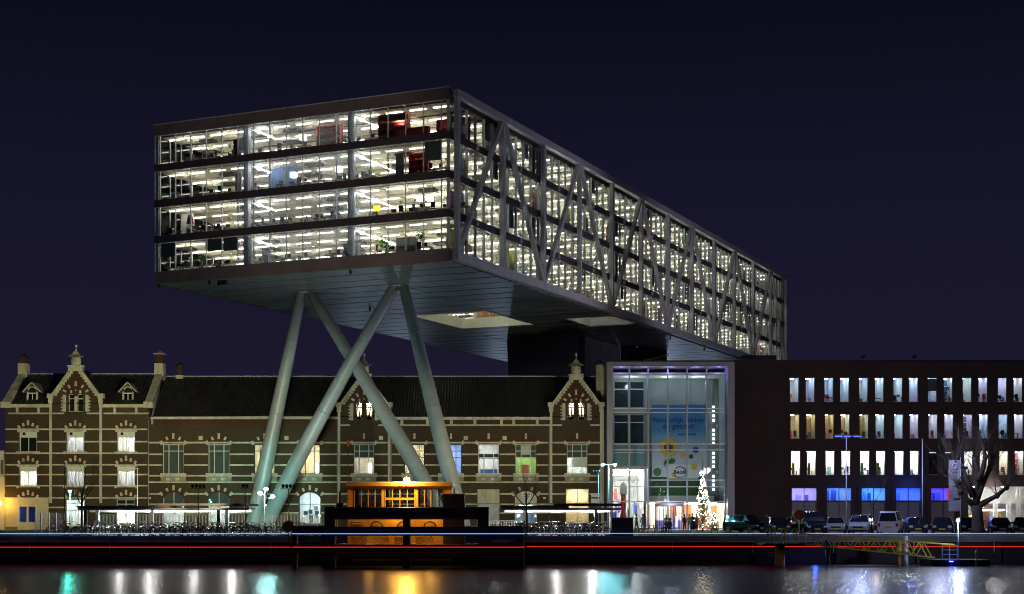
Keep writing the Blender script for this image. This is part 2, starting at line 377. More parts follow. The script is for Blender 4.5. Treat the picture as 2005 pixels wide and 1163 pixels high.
# wide grey columns right behind the front glass, and office cores
for i in range(4):
    for u in (25.0, 12.1): B('column', br, -u-.36, -u+.24, .35, .9, ZF[i]-.01, ZF[i]+GH, 'steel')
    B('core_wall', br, -24, -14, 20, 20.3, ZF[i]-.01, ZF[i]+GH-.06, 'plaster'); B('core_wall', br, -28, -22, 62, 62.3, ZF[i]-.01, ZF[i]+GH-.06, 'plaster')
    for v in (13, 30.5, 52.4, 74.3, 96.2, 118):
        B('partition', br, -9.5, -5.5, v, v+.12, ZF[i]-.01, ZF[i]+GH-.06, random.choice(['plaster', 'grey', 'plaster', 'wood']))
    for k in range(12):
        B('side_column', br, -2.3, -1.9, .5+10.97*k+5.3, .5+10.97*k+5.75, ZF[i]-.01, ZF[i]+GH-.02, 'steel_pale')
# truss in front of the long side
NB = 12; BAY = (131.9-.5)/NB
vb = [.75+BAY*k for k in range(NB)]+[131.75]
CT, CBm = ROOF-.15, SOF+.62
B('top_chord', br, -.26, .38, .35, 132.0, ROOF-.72, ROOF+.02, 'steel'); B('bottom_chord', br, -.26, .38, .35, 132.0, SOF+.12, SOF+1.0, 'steel')
for k, v in enumerate(vb): B('truss_post', br, -.20, .27, v-.26, v+.26, SOF+1.0, ROOF-.72, 'steel')
for k in range(NB):
    a, b_ = ((SOF+1.0, ROOF-.6) if k % 2 == 0 else (ROOF-.6, SOF+1.0))
    va, vbb = vb[k]+.25, vb[k+1]-.25
    mb = MB().bar((.05, va, a), (.05, vbb, b_), (.42), .46, up=(1, 0, 0)); mb.build('truss_diagonal', 'steel', br)
for k in range(NB):                                                # stub beams tying truss to floors
    for i in range(1, 4): B('floor_tie', br, -.42, -.24, vb[k]+BAY*.5-.2, vb[k]+BAY*.5+.2, ZF[i]-.62, ZF[i]-.2, 'steel')
# underside: long brushed metal panels
nrow = 36; dv = 131.9/nrow
for r in range(nrow):
    for c in range(3):
        u0, u1 = .45+12.1*c, .45+12.1*(c+1); v0, v1 = .05+dv*r, .05+dv*(r+1)
        parts = [(u0, u1, v0, v1)]
        for h in (HOLE, NOT):
            nn = []
            for (a, b_, c_, d) in parts:
                if h[0] >= b_ or h[1] <= a or h[2] >= d or h[3] <= c_: nn.append((a, b_, c_, d)); continue
                if a < h[0]: nn.append((a, h[0], c_, d))
                if b_ > h[1]: nn.append((h[1], b_, c_, d))
                x0, x1 = max(a, h[0]), min(b_, h[1])
                if c_ < h[2]: nn.append((x0, x1, c_, h[2]))
                if d > h[3]: nn.append((x0, x1, h[3], d))
            parts = nn
        for (a, b_, c_, d) in parts:
            o = B('soffit_panel', br, -b_+.09, -a-.09, c_+.21, d-.21, SOF+random.uniform(.0, .02), SOF+.1, 'soffit')
            o.rotation_euler = (random.uniform(-.003, .003), random.uniform(-.0015, .0015), 0)
holed(MB(), .5, W-.05, .05, L-.05, SOF+.13, SOF+.15, [HOLE, NOT]).build('soffit_backing', 'ceilgap', br)
# patio lining and recess lining
h = HOLE
for nm, bx in (('patio_lining', (-h[1], -h[0], h[3]-.02, h[3]+.14)), ('patio_lining', (-h[1], -h[0], h[2]-.14, h[2]+.02)), ('patio_lining', (-h[1]-.14, -h[1]+.02, h[2], h[3])), ('patio_lining', (-h[0]-.02, -h[0]+.14, h[2], h[3]))):
    B(nm, br, *bx, SOF-.02, ZF[0]+.04, 'white')
for k in range(5):
    x0 = -h[1]+k*(h[1]-h[0])/5
    B('patio_pane', br, x0+.04, x0+(h[1]-h[0])/5-.04, h[3]+.02, h[3]+.04, ZF[0]+.05, ZF[0]+GH-.05, 'glass'); B('patio_mullion', br, x0-.04, x0+.04, h[3]-.03, h[3]+.07, ZF[0]+.05, ZF[0]+GH-.05, 'mull')
for k in range(7):
    y0 = h[2]+k*(h[3]-h[2])/7
    B('patio_pane', br, -h[1]-.04, -h[1]-.02, y0+.04, y0+(h[3]-h[2])/7-.04, ZF[0]+.05, ZF[0]+GH-.05, 'glass')
B('patio_ceiling', br, -h[1], -h[0], h[2], h[3], ZF[0]+GH-.08, ZF[0]+GH-.01, paint((.45, .5, .16)))
for k in range(4): B('patio_lamp', br, -h[1]+1.2+2.5*k, -h[1]+2.6+2.5*k, h[3]-5, h[3]-4.8, ZF[0]+GH-.18, ZF[0]+GH-.1, emis((.9, 1, .6), 22.0))
B('back_room_wall', br, -h[1], -h[0], h[3]+4.5, h[3]+4.6, ZF[0], ZF[0]+GH-.1, paint((.5, .24, .08)))
n_ = NOT
B('recess_lining', br, -n_[1], -n_[0], n_[3]-.1, n_[3]+.06, SOF-.01, SOF+1.15, 'white'); B('recess_lining', br, -n_[1]-.06, -n_[1]+.1, n_[2], n_[3], SOF-.01, SOF+1.15, 'white')
B('recess_ceiling', br, -n_[1], -n_[0], n_[2], n_[3], SOF+1.16, SOF+1.24, 'plaster')
for u, v in ((36.4, .25), (29.8, .4), (12.2, .5), (24.5, 26), (.8, 70), (.8, 86)): B('soffit_sensor', br, -u-.09, -u+.09, v-.09, v+.09, SOF-.45, SOF, 'black')
mb = MB()
for k in range(4): mb.box(-29.0+.32*k, -28.85+.32*k, .7, .95, SOF-.55+.1*(k % 2), SOF-.02)
mb.build('spotlight_cluster', 'black', br)
# legs in the plane v=12.3
TL, TR, BL, BR_ = 25.1, 12.9, 31.9, 5.4
for tu, bu, dy in ((TL+.5, BL+.5, 0), (TL-.55, BR_+.8, .75), (TR+.55, BL-.8, -.75), (TR-.5, BR_-.5, 0)):
    P0 = Vector((-bu, 12.3, -.3)); P1 = Vector((-tu, 12.3, SOF+.05)); d = (P1-P0).normalized()
    pts = [P0, P0+(P1-P0)*.02, P0+(P1-P0)*.35, P0+(P1-P0)*.7, P1]
    for k, q in enumerate(pts): q.y += dy*math.sin(math.pi*min(1, max(0, (q-P0).length/(P1-P0).length)))
    MB().tube(pts, [.92, .92, .86, .72, .56], 28).build('leg', 'steel_pale', br)
    lg_ = br.children[-1]
    for fr_, rr in ((.18, .895), (.5, .80), (.8, .675)):
        q0 = P0+(P1-P0)*fr_; q0.y += dy*math.sin(math.pi*fr_)*.97; MB().tube([q0-d*.05, q0+d*.05], rr+.022, 28).build('weld_collar', 'steel_pale', lg_)
for bu in (BL, BR_): B('leg_footing', br, -bu-2.0, -bu+2.0, 10.9, 13.7, -.2, .55, 'concrete')
for tu in (TL, TR): MB().lathe([(.85, SOF-.05), (.85, SOF+.02)], (-tu, 12.3, 0), 24).build('leg_cap', 'steel_pale', br)
# dark core and stair that carry the far part
mb = MB(); mb.add([(-24.0, 65, SOF), (-11.8, 65, SOF), (-11.8, 79, SOF), (-24.0, 79, SOF), (-23.2, 66, 0), (-11.8, 66, 0), (-11.8, 79, 0), (-23.2, 79, 0)], [(0, 1, 5, 4), (1, 2, 6, 5), (2, 3, 7, 6), (3, 0, 4, 7), (0, 3, 2, 1)])
mb.build('support_core', 'core', br)
B('core_joint', br, -12.0, -11.72, 64.8, 65.1, 14, SOF, 'core')
B('stair_tower', br, -11.6, -7.4, 79, 88, 10, SOF+.02, 'glassdark')
for k in range(7): MB().bar((-9.0, 78.9, 12.5+2.4*k), (-7.35, 88, 14.6+2.4*k), .18, .3).build('stair_flight', 'steel', br)
B('stair_back', br, -11.7, -7.5, 88.1, 88.3, 8, SOF, 'core')

# blinds
def blind(p, i, frac): B('roller_blind', br, -UP(p)+.06, -UP(p+1)-.06, .12, .15, ZF[i]+GH-.05-frac*GH, ZF[i]+GH-.05, 'blind')
for p, i, f in ((0, 0, .48), (3, 0, .42), (4, 0, .45), (17-1, 2, .62)): blind(p, i, f)
rb = random.Random(3)
for i in range(4):
    for q in range(64):
        if rb.random() < .12:
            fr = rb.uniform(.3, .98); v0 = .2+2.04*q
            B('roller_blind', br, -.90, -.87, v0+.06, v0+1.98, ZF[i]+GH-.05-fr*GH, ZF[i]+GH-.05, rb.choice(['blind', 'blind', 'blind', 'grey', 'blind']))
        elif rb.random() < .10:
            v0 = .2+2.04*q; c = rb.choice([(.42, .40, .05), (.45, .12, .03), (.40, .05, .06), (.5, .26, .03), (.25, .1, .25), (.1, .16, .3)])
            B('coloured_panel', br, -2.6, -2.5, v0+.1, v0+1.9, ZF[i], ZF[i]+GH*.92, paint(c))
# ================================================================== furniture behind the front glass
STO = ['lowest', 'second', 'third', 'top']
def at(u, v, i): return w2(u, v, ZF[i]+.005)
def lthing(name, label, cat, u, v, i, rz=0, group=None):
    return thing(name, label, cat, at(u, v, i), group, True, -A+rz)
def desk(u, v, i, rz=0, p=0):
    t_ = lthing('office_desk', f'wooden office desk behind the {ORD(p+1)} wide front pane from the left, {STO[i]} storey', 'desk', u, v, i, rz, f'desks of the {STO[i]} office storey')
    B('desktop', t_, -.8, .8, -.4, .4, .71, .75, 'wood')
    for sx_ in (-.72, .72): B('leg', t_, sx_-.03, sx_+.03, -.36, .36, 0, .71, 'grey')
    m_ = lthing('desk_monitor', f'black monitor on the desk behind the {ORD(p+1)} wide front pane from the left, {STO[i]} storey', 'monitor', u, v, i, rz+random.uniform(-.4, .4), f'monitors of the {STO[i]} office storey'); m_.location.z += .752
    B('screen', m_, -.27, .27, -.02, .02, .12, .46, 'black'); B('stand', m_, -.04, .04, -.02, .04, .01, .12, 'black'); B('foot', m_, -.13, .13, -.1, .1, 0, .012, 'black')
def chair(u, v, i, col=None, rz=0, p=0):
    nm = {None: 'black', 'teal': 'teal', 'green': 'lime green'}[col]; m_ = {None: 'black', 'teal': 'teal', 'green': 'leaf'}[col]
    t_ = lthing('office_chair', f'{nm} office chair behind the {ORD(p+1)} wide front pane from the left, {STO[i]} storey', 'chair', u, v, i, rz, f'{nm} chairs of the {STO[i]} office storey')
    MB().box(-.25, .25, -.25, .25, .44, .52).build('seat', m_, t_); MB().box(-.23, .23, .22, .28, .56, 1.12).build('backrest', m_, t_)
    MB().lathe([(.03, .08), (.03, .44)], n=6).build('column', 'mull', t_)
    mb = MB()
    for k in range(5): a = k*1.257; mb.bar((0, 0, .08), (.3*math.cos(a), .3*math.sin(a), .05), .05)
    mb.build('base', 'black', t_)
def leaves(mb, c, r, n, s, rnd):
    for k in range(n):
        d = Vector((rnd.gauss(0, 1), rnd.gauss(0, 1), rnd.gauss(0, .8))).normalized()*r*rnd.uniform(.35, 1)
        p = Vector(c)+d; a = Vector((rnd.uniform(-1, 1), rnd.uniform(-1, 1), rnd.uniform(-.6, .6))).normalized()*s; b_ = a.cross(Vector((rnd.uniform(-1, 1), rnd.uniform(-1, 1), 1))).normalized()*s*.45
        mb.quad(p-a, p+b_, p+a, p-b_)
def plant(u, v, i, h_, r, label):
    t_ = lthing('potted_plant', label, 'plant', u, v, i); rnd = random.Random(u)
    MB().lathe([(.16, 0), (.22, .38)], n=10).build('pot', 'grey', t_); MB().tube([(0, 0, .3), (.05, 0, h_*.5), (0, .04, h_)], [.035, .03, .02], 5).build('stem', 'bark', t_)
    mb = MB(); leaves(mb, (0, 0, h_), r, 90, .16, rnd); leaves(mb, (.2, .1, h_-.4), r*.6, 40, .14, rnd); mb.build('foliage', mat('bright_leaf', (.13, .30, .035), .6, 0, .4, 4), t_)
def box_thing(name, label, cat, u0, u1, v0, v1, i, z0, z1, m, shelves=0, ms=None):
    t_ = lthing(name, label, cat, (u0+u1)/2, (v0+v1)/2, i); hw, hd = (u1-u0)/2, (v1-v0)/2
    if shelves:
        B('back_panel', t_, -hw, hw, hd-.05, hd, z0, z1, m)
        for s_ in (-1, 1): B('side_panel', t_, s_*hw-.03, s_*hw+.03, -hd, hd-.06, z0, z1, m)
        for k in range(shelves+1): zz = z0+(z1-z0-.05)*k/shelves; B('shelf', t_, -hw+.04, hw-.04, -hd+.02, hd-.06, zz, zz+.05, ms or m)
        for k in range(shelves*3): x_ = random.uniform(-hw+.2, hw-.2); zz = z0+(z1-z0-.05)*(k//3)/shelves+.055; B('stored_item', t_, x_-.08, x_+.1, -.1, .08, zz, zz+random.uniform(.15, .3), paint(random.choice([(.7, .7, .68), (.5, .1, .08), (.55, .4, .2), (.12, .12, .14)])))
    else:
        B('carcass', t_, -hw, hw, -hd, hd, z0, z1, m)
        nd = max(2, int(2*hw/.6))
        for k in range(nd): B('door', t_, -hw+2*hw*k/nd+.015, -hw+2*hw*(k+1)/nd-.015, -hd-.02, -hd-.002, z0+.04, z1-.03, m)
    return t_
rf = random.Random(11)
for i in range(4):
    for p in range(0, 18):
        if (p in (9, 13, 14, 15, 16) and i == 3) or (p in (14, 15) and i == 2): continue
        if rf.random() < .72:
            desk(UP(p)-1.0, rf.uniform(1.7, 3.2), i, rf.choice([0, 0, R(90)]), p)
            if rf.random() < .75: chair(UP(p)-.6+rf.uniform(-.4, .4), rf.uniform(1.1, 1.4), i, 'teal' if (i == 2 and p < 3) else ('green' if i == 0 and p < 6 else None), rf.uniform(-1, 4), p)
box_thing('red_shelf_unit', 'tall red shelf unit with stored items in the middle of the top storey', 'shelf', UP(9)-3.0, UP(9)-.2, 2.4, 3.2, 3, 0, 2.75, 'red', 4)
box_thing('red_shelf_unit', 'tall red shelf unit with wooden shelves right of the bright tube, top storey', 'shelf', UP(13)-3.4, UP(13)-.0, 1.6, 2.3, 3, 0, 2.9, 'red', 4, 'wood')
box_thing('red_shelf_unit', 'wide red shelf wall at the right corner of the top storey', 'shelf', .95, 4.6, 5.2, 5.8, 3, 0, 2.75, 'red', 3)
box_thing('red_cabinet', 'low red cabinet standing before the shelves in the top storey', 'cabinet', 3.6, 7.4, 1.4, 1.9, 3, 0, 1.15, 'red')
box_thing('red_shelf_unit', 'red shelf unit beside the dark board in the third storey', 'shelf', UP(14)-3.4, UP(14)-1.2, 2.2, 2.9, 2, 0, 2.65, 'red', 4)
box_thing('dark_board', 'dark upright board left of the red shelves in the third storey', 'board', UP(14)-.9, UP(14)-.0, 1.6, 1.75, 2, 0, 2.6, 'blind')
box_thing('room_divider', 'pale upright door panel in the left part of the third storey', 'panel', UP(4)-1.6, UP(4)-.75, 1.3, 1.42, 2, 0, 2.45, 'plaster')
box_thing('white_board', 'white board behind a dark coat stand in the left part of the top storey', 'board', UP(4)-1.7, UP(4)-1.0, 1.7, 1.8, 3, .9, 2.3, 'white')
box_thing('dark_cabinet', 'dark narrow cabinet beside the white board in the top storey', 'cabinet', UP(4)-.95, UP(4)-.2, 1.8, 2.3, 3, 0, 2.25, 'black')
box_thing('blue_wall', 'blue partition wall left of the middle in the third storey', 'partition', UP(5)-5.4, UP(5)-1.6, 3.4, 3.5, 2, 0, 3.0, paint((.14, .24, .5)))
box_thing('grey_cabinet', 'grey cabinet row at the foot of the bright tube, lowest storey', 'cabinet', UP(11)-1.9, UP(11)-.1, 1.2, 1.8, 0, 0, 1.6, 'grey')
box_thing('grey_cabinet', 'grey cabinet row left of the small tree, lowest storey', 'cabinet', UP(14)-2.4, UP(14)-.2, 1.3, 2.0, 0, 0, 1.75, 'grey')
box_thing('grey_cabinet', 'grey cabinet right of the left column, lowest storey', 'cabinet', UP(6)-.9, UP(6)-.1, 1.3, 2.0, 0, 0, 1.45, 'grey')
box_thing('white_partition', 'white partition next to the left column, lowest storey', 'partition', UP(5)-1.5, UP(5)-.7, .4, .5, 0, 0, 3.0, 'plaster')
box_thing('white_partition', 'white wall end on the far left of the second storey', 'partition', UP(0)-2.0, UP(0)-.3, 3.4, 3.5, 1, .9, 3.0, 'plaster')
plant(UP(2)-.7, 1.2, 0, 1.45, .55, 'leafy green plant behind the third large front pane, lowest storey')
plant(UP(5)-.3, 2.2, 0, 1.6, .5, 'green plant beside the left column, lowest storey')
plant(UP(15)-.9, 1.5, 0, 1.9, .5, 'small round-headed tree near the right corner, lowest storey')
plant(UP(13)-.7, 1.9, 0, 1.2, .5, 'low green plant left of the grey cabinets, lowest storey')
plant(UP(12)-1.5, 3.2, 0, 1.9, .6, 'tall green plant behind the bright tube, lowest storey')
lamp_t = lthing('floor_lamp', 'tall lamp with a red cone shade in the left part of the second storey', 'lamp', UP(1)-.9, 1.4, 1)
MB().lathe([(.42, 1.35), (.22, 2.3)], n=14).build('lamp_shade', 'red', lamp_t); MB().lathe([(.2, 0), (.2, .03), (.03, .05), (.03, 1.35)], n=8).build('stand', 'mull', lamp_t)
for k, (u, v, i) in enumerate(((UP(15)-.5, 2.2, 1), (UP(15)-1.5, 2.4, 1), (UP(7)-1.3, 2.6, 2), (UP(11)+1.0, 2.2, 2), (UP(8)-.4, 2.6, 3), (UP(11)-.3, 2.5, 1))):
    t_ = lthing('pendant_shade', ['white square lampshade, left of a pair, second storey', 'white square lampshade, right of a pair, second storey', 'white lampshade before the blue wall, third storey', 'cream lampshade left of the right column, third storey', 'cream lampshade left of the red shelves, top storey', 'cream lampshade right of the right column, second storey'][k], 'lampshade', u, v, i)
    B('shade', t_, -.32, .32, -.32, .32, 1.55, 2.15, emis((1, .97, .85), 2.2)); B('cord', t_, -.012, .012, -.012, .012, 2.15, 3.1, 'black')
for i in range(4):                                                 # long bright tubes running back from the front glass
    for k, (u, v0, v1) in enumerate(((11.55, .4, 9.5), (24.2, .5, 5.0))):
        t_ = lthing('tube_luminaire', f'bright long tube lamp running back {"right" if k == 0 else "left"} of the {"right" if k == 0 else "left"} column, {STO[i]} storey', 'lamp', u, v0, i)
        MB().tube([(0, 0, GH-.5), (0, v1-v0, GH-.5)], .055, 8).build('tube', emis((1, 1, 1), 12.0), t_)
        B('housing', t_, -.09, .09, 0, v1-v0, GH-.43, GH-.34, 'white')
        for q in (1.2, 4.2) if k == 0 else (1.0, 3.0):
            MB().lathe([(.12, -.14), (.26, -.05), (.26, .1), (.1, .16)], (0.1, q, GH-.55), 12).build('spot_head', emis((1, 1, 1), 16.0), t_)
for k, (p, v, i, c, nm) in enumerate(((11.4, 1.3, 1, (.12, .45, 1), 'blue'), (12.8, 1.3, 1, (.75, .7, .05), 'yellow'))):
    t_ = lthing('display_screen', f'glowing {nm} screen right of the right column, second storey', 'screen', UP(p)-.4, v, i)
    B('panel', t_, -.4, .4, -.03, .03, .75, 1.35, emis(c, 1.6)); B('stand', t_, -.06, .06, -.02, .05, 0, .75, 'black')
# lamps in the yard far behind the factory, whose glow shows in the underside
for k, (xp, yp, en) in enumerate(((785, 648, 1.0), (982, 655, 1.0), (1284, 655, 1.1), (1300, 692, .7), (1326, 690, .7), (1385, 680, .9), (700, 610, .5))):
    Zs = (SOF-CZ)*3010/(1014-yp); Y = Zs*(2*SOF-8-CZ)/(SOF-CZ); X = px(xp, Y)
    point((X, Y, 8.0), 4200*en, (.55, .72, 1), .55, 'yard_light')
point(w2(3.8, 50.6, SOF+.55), 45, (.9, 1, .95), .15, 'recess_fill_light')  # fill added to brighten the white recess, no real lamp inside
# ================================================================== old brick buildings along the quay
CURT = glass('net_curtain', (.35, .36, .38), 0, .6, (.62, .62, .66))
GSTONE = mat('grey_stone', (.30, .31, .28), .8)
def bands(par, rows, x0, x1, ops, proud=.07):
    for ya, yb in rows:
        for a, b_ in sub_spans(fx(x0), fx(x1), [(fx(o[0])-.0, fx(o[1])+.0) for o in ops if o[2] < yb and o[3] > ya]):
            B('stone_band', par, a, b_, YF-proud, YF+.02, fz(yb), fz(ya), 'stone')
def stone(par, cx_, cy_, w_, h_, ang=0, proud=.10, name='voussoir'):
    o = B(name, par, fx(cx_)-w_/K/2, fx(cx_)+w_/K/2, YF-proud, YF+.02, fz(cy_)-h_/K/2, fz(cy_)+h_/K/2, 'stone'); o.rotation_euler.y = ang; return o
def arc_brick(par, cx_, yb, hw, rise, th=8):
    pts = []; n = 10; r = (hw*hw+rise*rise)/(2*rise); a0 = math.asin(hw/r); cy_ = yb-rise+r
    for k in range(n+1): a = -a0+2*a0*k/n; pts.append((fx(cx_+(r+th)*math.sin(a)), fz(cy_-(r+th)*math.cos(a))))
    for k in range(n, -1, -1): a = -a0+2*a0*k/n; pts.append((fx(cx_+r*math.sin(a)), fz(cy_-r*math.cos(a))))
    mb = MB()
    for k in range(n): q = [pts[k], pts[k+1], pts[2*n-k], pts[2*n+1-k]]; mb.prism(q[::-1], YF-.035, YF+.01)
    mb.build('brick_arch', 'redbrick', par)
def spandrel(par, x0, x1, ytop, yspring, m='brick', y=None):          # fills the corners above an arched head
    n = 10; c = (x0+x1)/2; hw = (x1-x0)/2; rise = yspring-ytop; y = YF-.012 if y is None else y; mb = MB()
    r = (hw*hw+rise*rise)/(2*rise); a0 = math.asin(min(1, hw/r)) if rise < hw else math.pi/2; cy_ = ytop+r
    P = [(c+r*math.sin(-a0+2*a0*k/n), cy_-r*math.cos(-a0+2*a0*k/n)) for k in range(n+1)]
    for k in range(n):
        (xa, ya), (xb, yb) = P[k], P[k+1]
        mb.add([(fx(xa), y, fz(ya)), (fx(xb), y, fz(yb)), (fx(xb), y, fz(ytop-.5)), (fx(xa), y, fz(ytop-.5))], [(0, 1, 2, 3)])
    mb.build('arch_corner', m, par)
def window(par, x0, x1, y0, y1, cols, rows, m='white', fr=1.4, pane='glass', sill=True):
    # frame, panes and sill; cols and rows are inner division positions in picture units
    wn = MB(); Y0, Y1 = YF+.16, YF+.26
    xs = [x0]+list(cols)+[x1]; ys = [y0]+list(rows)+[y1]
    for k, x in enumerate(xs): hw = fr/K*(.5 if 0 < k < len(xs)-1 else .8); wn.box(fx(x)-hw, fx(x)+hw, Y0, Y1, fz(y1), fz(y0))
    for k, y in enumerate(ys): hw = fr/K*(.5 if 0 < k < len(ys)-1 else .8); wn.box(fx(x0), fx(x1), Y0+.01, Y1-.01, fz(y)-hw, fz(y)+hw)
    o = wn.build('window', m, par)
    for i in range(len(xs)-1):
        for j in range(len(ys)-1): B('pane', o, fx(xs[i])+.04, fx(xs[i+1])-.04, YF+.20, YF+.215, fz(ys[j+1])+.04, fz(ys[j])-.04, pane)
    if sill: B('sill', o, fx(x0-2), fx(x1+2), YF-.16, YF+.1, fz(y1+2.6), fz(y1), 'stone')
    return o
def sloped_roof(par, x0, x1, yE, zE, yR, zR, m='tile', pitch=.34, name='roof'):
    mb = MB(); n = int((x1-x0)/pitch); vv = []; dn = Vector((0, -(zR-zE), (yR-yE))).normalized()*.09
    for k in range(n*2+1):
        x = x0+(x1-x0)*k/(2*n); o = dn if k % 2 else Vector((0, 0, 0))
        vv += [(x, yE+o.y, zE+o.z), (x, yR+o.y, zR+o.z)]
    mb.add(vv, [(2*k, 2*k+2, 2*k+3, 2*k+1) for k in range(2*n)])
    mb.quad((x0, 2*yR-yE, zE), (x0, yR, zR), (x1, yR, zR), (x1, 2*yR-yE, zE))
    r = mb.build(name, m, par)
    B('ridge_cap', r, x0, x1, yR-.14, yR+.14, zR-.02, zR+.14, 'zinc')
    return r
def gable(par, c, dy, wins, lit):
    g_ = lambda d: fx(c+d)
    sh = 775+dy; tp = 727+dy
    # brick triangle in two layers of steps, coping, shoulders, crown
    mb = MB(); mb.prism([(g_(-42.5), fz(sh-4.5)), (g_(42.5), fz(sh-4.5)), (g_(12), fz(tp)), (g_(-12), fz(tp))], YF-.004, YF+.32); ga = mb.build('gable_wall', 'redbrick', par)
    for s_ in (-1, 1):
        q = [(g_(s_*50), fz(sh+1)), (g_(s_*44), fz(sh+1)), (g_(s_*9), fz(tp+1)), (g_(s_*15), fz(tp+1))]
        MB().prism(q if s_ < 0 else q[::-1], YF-.30, YF+.4).build('gable_coping', 'stone', ga)
        for k in range(9):
            tt = (k+.5)/9; xx = s_*(44-35*tt); yy = sh-(sh-tp)*tt; B('gable_step', ga, *sorted((g_(xx-s_*.5), g_(xx-s_*5.2))), YF-.10, YF-.003, fz(yy+2.6), fz(yy-2.8), 'stone')
        B('gable_shoulder', ga, g_(s_*49.5-6), g_(s_*49.5+6), YF-.36, YF+.35, fz(sh+5), fz(sh-4), 'stone'); B('shoulder_bracket', ga, g_(s_*49-4.2), g_(s_*49+4.2), YF-.26, YF+.02, fz(sh+15), fz(sh+5), 'stone')
    yy = YF-.25
    B('crown_plinth', ga, g_(-14), g_(14), YF-.32, YF+.5, fz(727+dy), fz(718+dy), 'stone'); B('crown_cornice', ga, g_(-15.5), g_(15.5), YF-.42, YF+.6, fz(718+dy), fz(715.5+dy), 'stone')
    mb = MB().lathe([(8/K, 0), (9.5/K, 2/K), (10/K, 8/K), (9/K, 14/K), (8.6/K, 15.5/K)], (g_(0), YF+.1, fz(715.5+dy)), 14); mb.build('crown_urn', 'stone', ga)
    MB().tube([(g_(0)+3.6/K*math.cos(a*.524), YF-.5, fz(707+dy)+3.6/K*math.sin(a*.524)) for a in range(12)], .05, 5, True).build('crown_medallion', 'stone', ga)
    r_ = 14/K; z_ = fz(700+dy); cx_ = g_(0); cy_ = YF+.1
    MB().add([(cx_-r_, cy_-r_, z_+.12), (cx_+r_, cy_-r_, z_+.12), (cx_+r_, cy_+r_, z_+.12), (cx_-r_, cy_+r_, z_+.12), (cx_-r_*.5, cy_-r_*.5, z_+.35), (cx_+r_*.5, cy_-r_*.5, z_+.35), (cx_+r_*.5, cy_+r_*.5, z_+.35), (cx_-r_*.5, cy_+r_*.5, z_+.35), (cx_, cy_, z_+1.0)],
        [(0, 1, 5, 4), (1, 2, 6, 5), (2, 3, 7, 6), (3, 0, 4, 7), (4, 5, 8), (5, 6, 8), (6, 7, 8), (7, 4, 8), (3, 2, 1, 0)]).build('crown_cap', 'stone', ga)
    MB().lathe([(.05, 0), (.05, .3), (.02, .32), (.15, .38), (.17, .5), (.1, .62), (.02, .66)], (cx_, cy_, z_+.9), 8).build('finial', 'stone', ga)
    # arched blind-ring stones
    for a, l_, rr in ((0, 10, 27), (-.55, 7, 25), (.55, 7, 25), (-1.05, 7, 25), (1.05, 7, 25)):
        stone(ga, c+rr*math.sin(a), sh+3-rr*math.cos(a)*1.0, 4, l_, a)
    for d in (-9, 9): stone(ga, c+d, sh-8, 3.6, 6)
    stone(ga, c, sh-11, 2.6, 2.6, .78)
    # roof running back from the gable
    mb = MB(); za, zt, yb = fz(sh)+.1, fz(tp)+.55, YF+8
    mb.quad((g_(-46), YF+.3, za), (g_(0), YF+.3, zt), (g_(0), yb, zt), (g_(-46), yb, za)); mb.quad((g_(0), YF+.3, zt), (g_(46), YF+.3, za), (g_(46), yb, za), (g_(0), yb, zt)); mb.build('gable_roof', 'tile', par)
    # twin arched windows with toothed white jambs
    for (a, b_) in wins:
        spandrel(ga, a, b_, sh-4, sh+2.5, 'redbrick')
        window(par, a, b_, sh-4, sh+31, (), (sh+5.5,), 'white' if not lit else 'wood', 1.6, sill=False)
    x0, x1 = wins[0][0], wins[1][1]
    B('window_mullion', ga, fx(wins[0][1]), fx(wins[1][0]), YF-.09, YF+.2, fz(sh+31), fz(sh+1), 'stone' if not lit else 'brick')
    for s_, xx in ((-1, x0), (1, x1)):
        B('window_jamb', ga, *sorted((fx(xx+s_*4.5), fx(xx+s_*11))), YF-.11, YF+.01, fz(sh+31), fz(sh-2), 'stone')
        for k in range(5): B('jamb_tooth', ga, *sorted((fx(xx+s_*11), fx(xx+s_*14))), YF-.10, YF+.01, fz(sh+30-6.2*k), fz(sh+27-6.2*k), 'stone')
    for s_ in (-1, 1): B('pilaster', par, g_(s_*49-2.4), g_(s_*49+2.4), YF-.17, YF+.02, fz(985), fz(sh+15), 'stone')
    if lit: room(par, fx(x0-5), fx(x1+5), YF+.36, YF+3.6, fz(sh+33), fz(sh-5), (.75, .62, .42), lit, (1, .80, .50))
    else: B('dark_room', par, fx(x0-3), fx(x1+3), YF+.5, YF+.6, fz(sh+33), fz(sh-5), 'black')

# ---------------------------------------------------------------- left house
hs = thing('brick_house', 'three-bay brick house with cream bands, a crowned gable and two dormers', 'building', (fx(150), YF+6, 0))
cols = ((37.8, 72.7), (130, 165), (229.5, 264.5))
ops = []; room_l = []
for k, (a, b_) in enumerate(cols): ops += [(a, b_, 842, 884.5), (a, b_, 910, 951.5)]
gr = [(129, 165.5, 978, 1030), (228, 264, 978, 1026), (10, 95, 975, 1038)]
gwl = [(134, 146), (151, 163)]
ops += gr
zops = [(fx(a), fx(b_), fz(d), fz(c)) for a, b_, c, d in ops]
mb = MB(); wall_grid(mb, fx(10), fx(290), 0, fz(790), zops+[(fx(a), fx(b_), fz(806), fz(790)) for a, b_ in gwl], YF)
for a, b_ in ((10, 290),): mb.quad((fx(10), YF, 0), (fx(10), YF, fz(790)), (fx(10), YF+12, fz(790)), (fx(10), YF+12, 0)); mb.quad((fx(290), YF+12, 0), (fx(290), YF+12, fz(790)), (fx(290), YF, fz(790)), (fx(290), YF, 0))
mb.build('wall', 'brick', hs)
gz = [(fx(a), fx(b_), fz(806), fz(771)) for a, b_ in gwl]
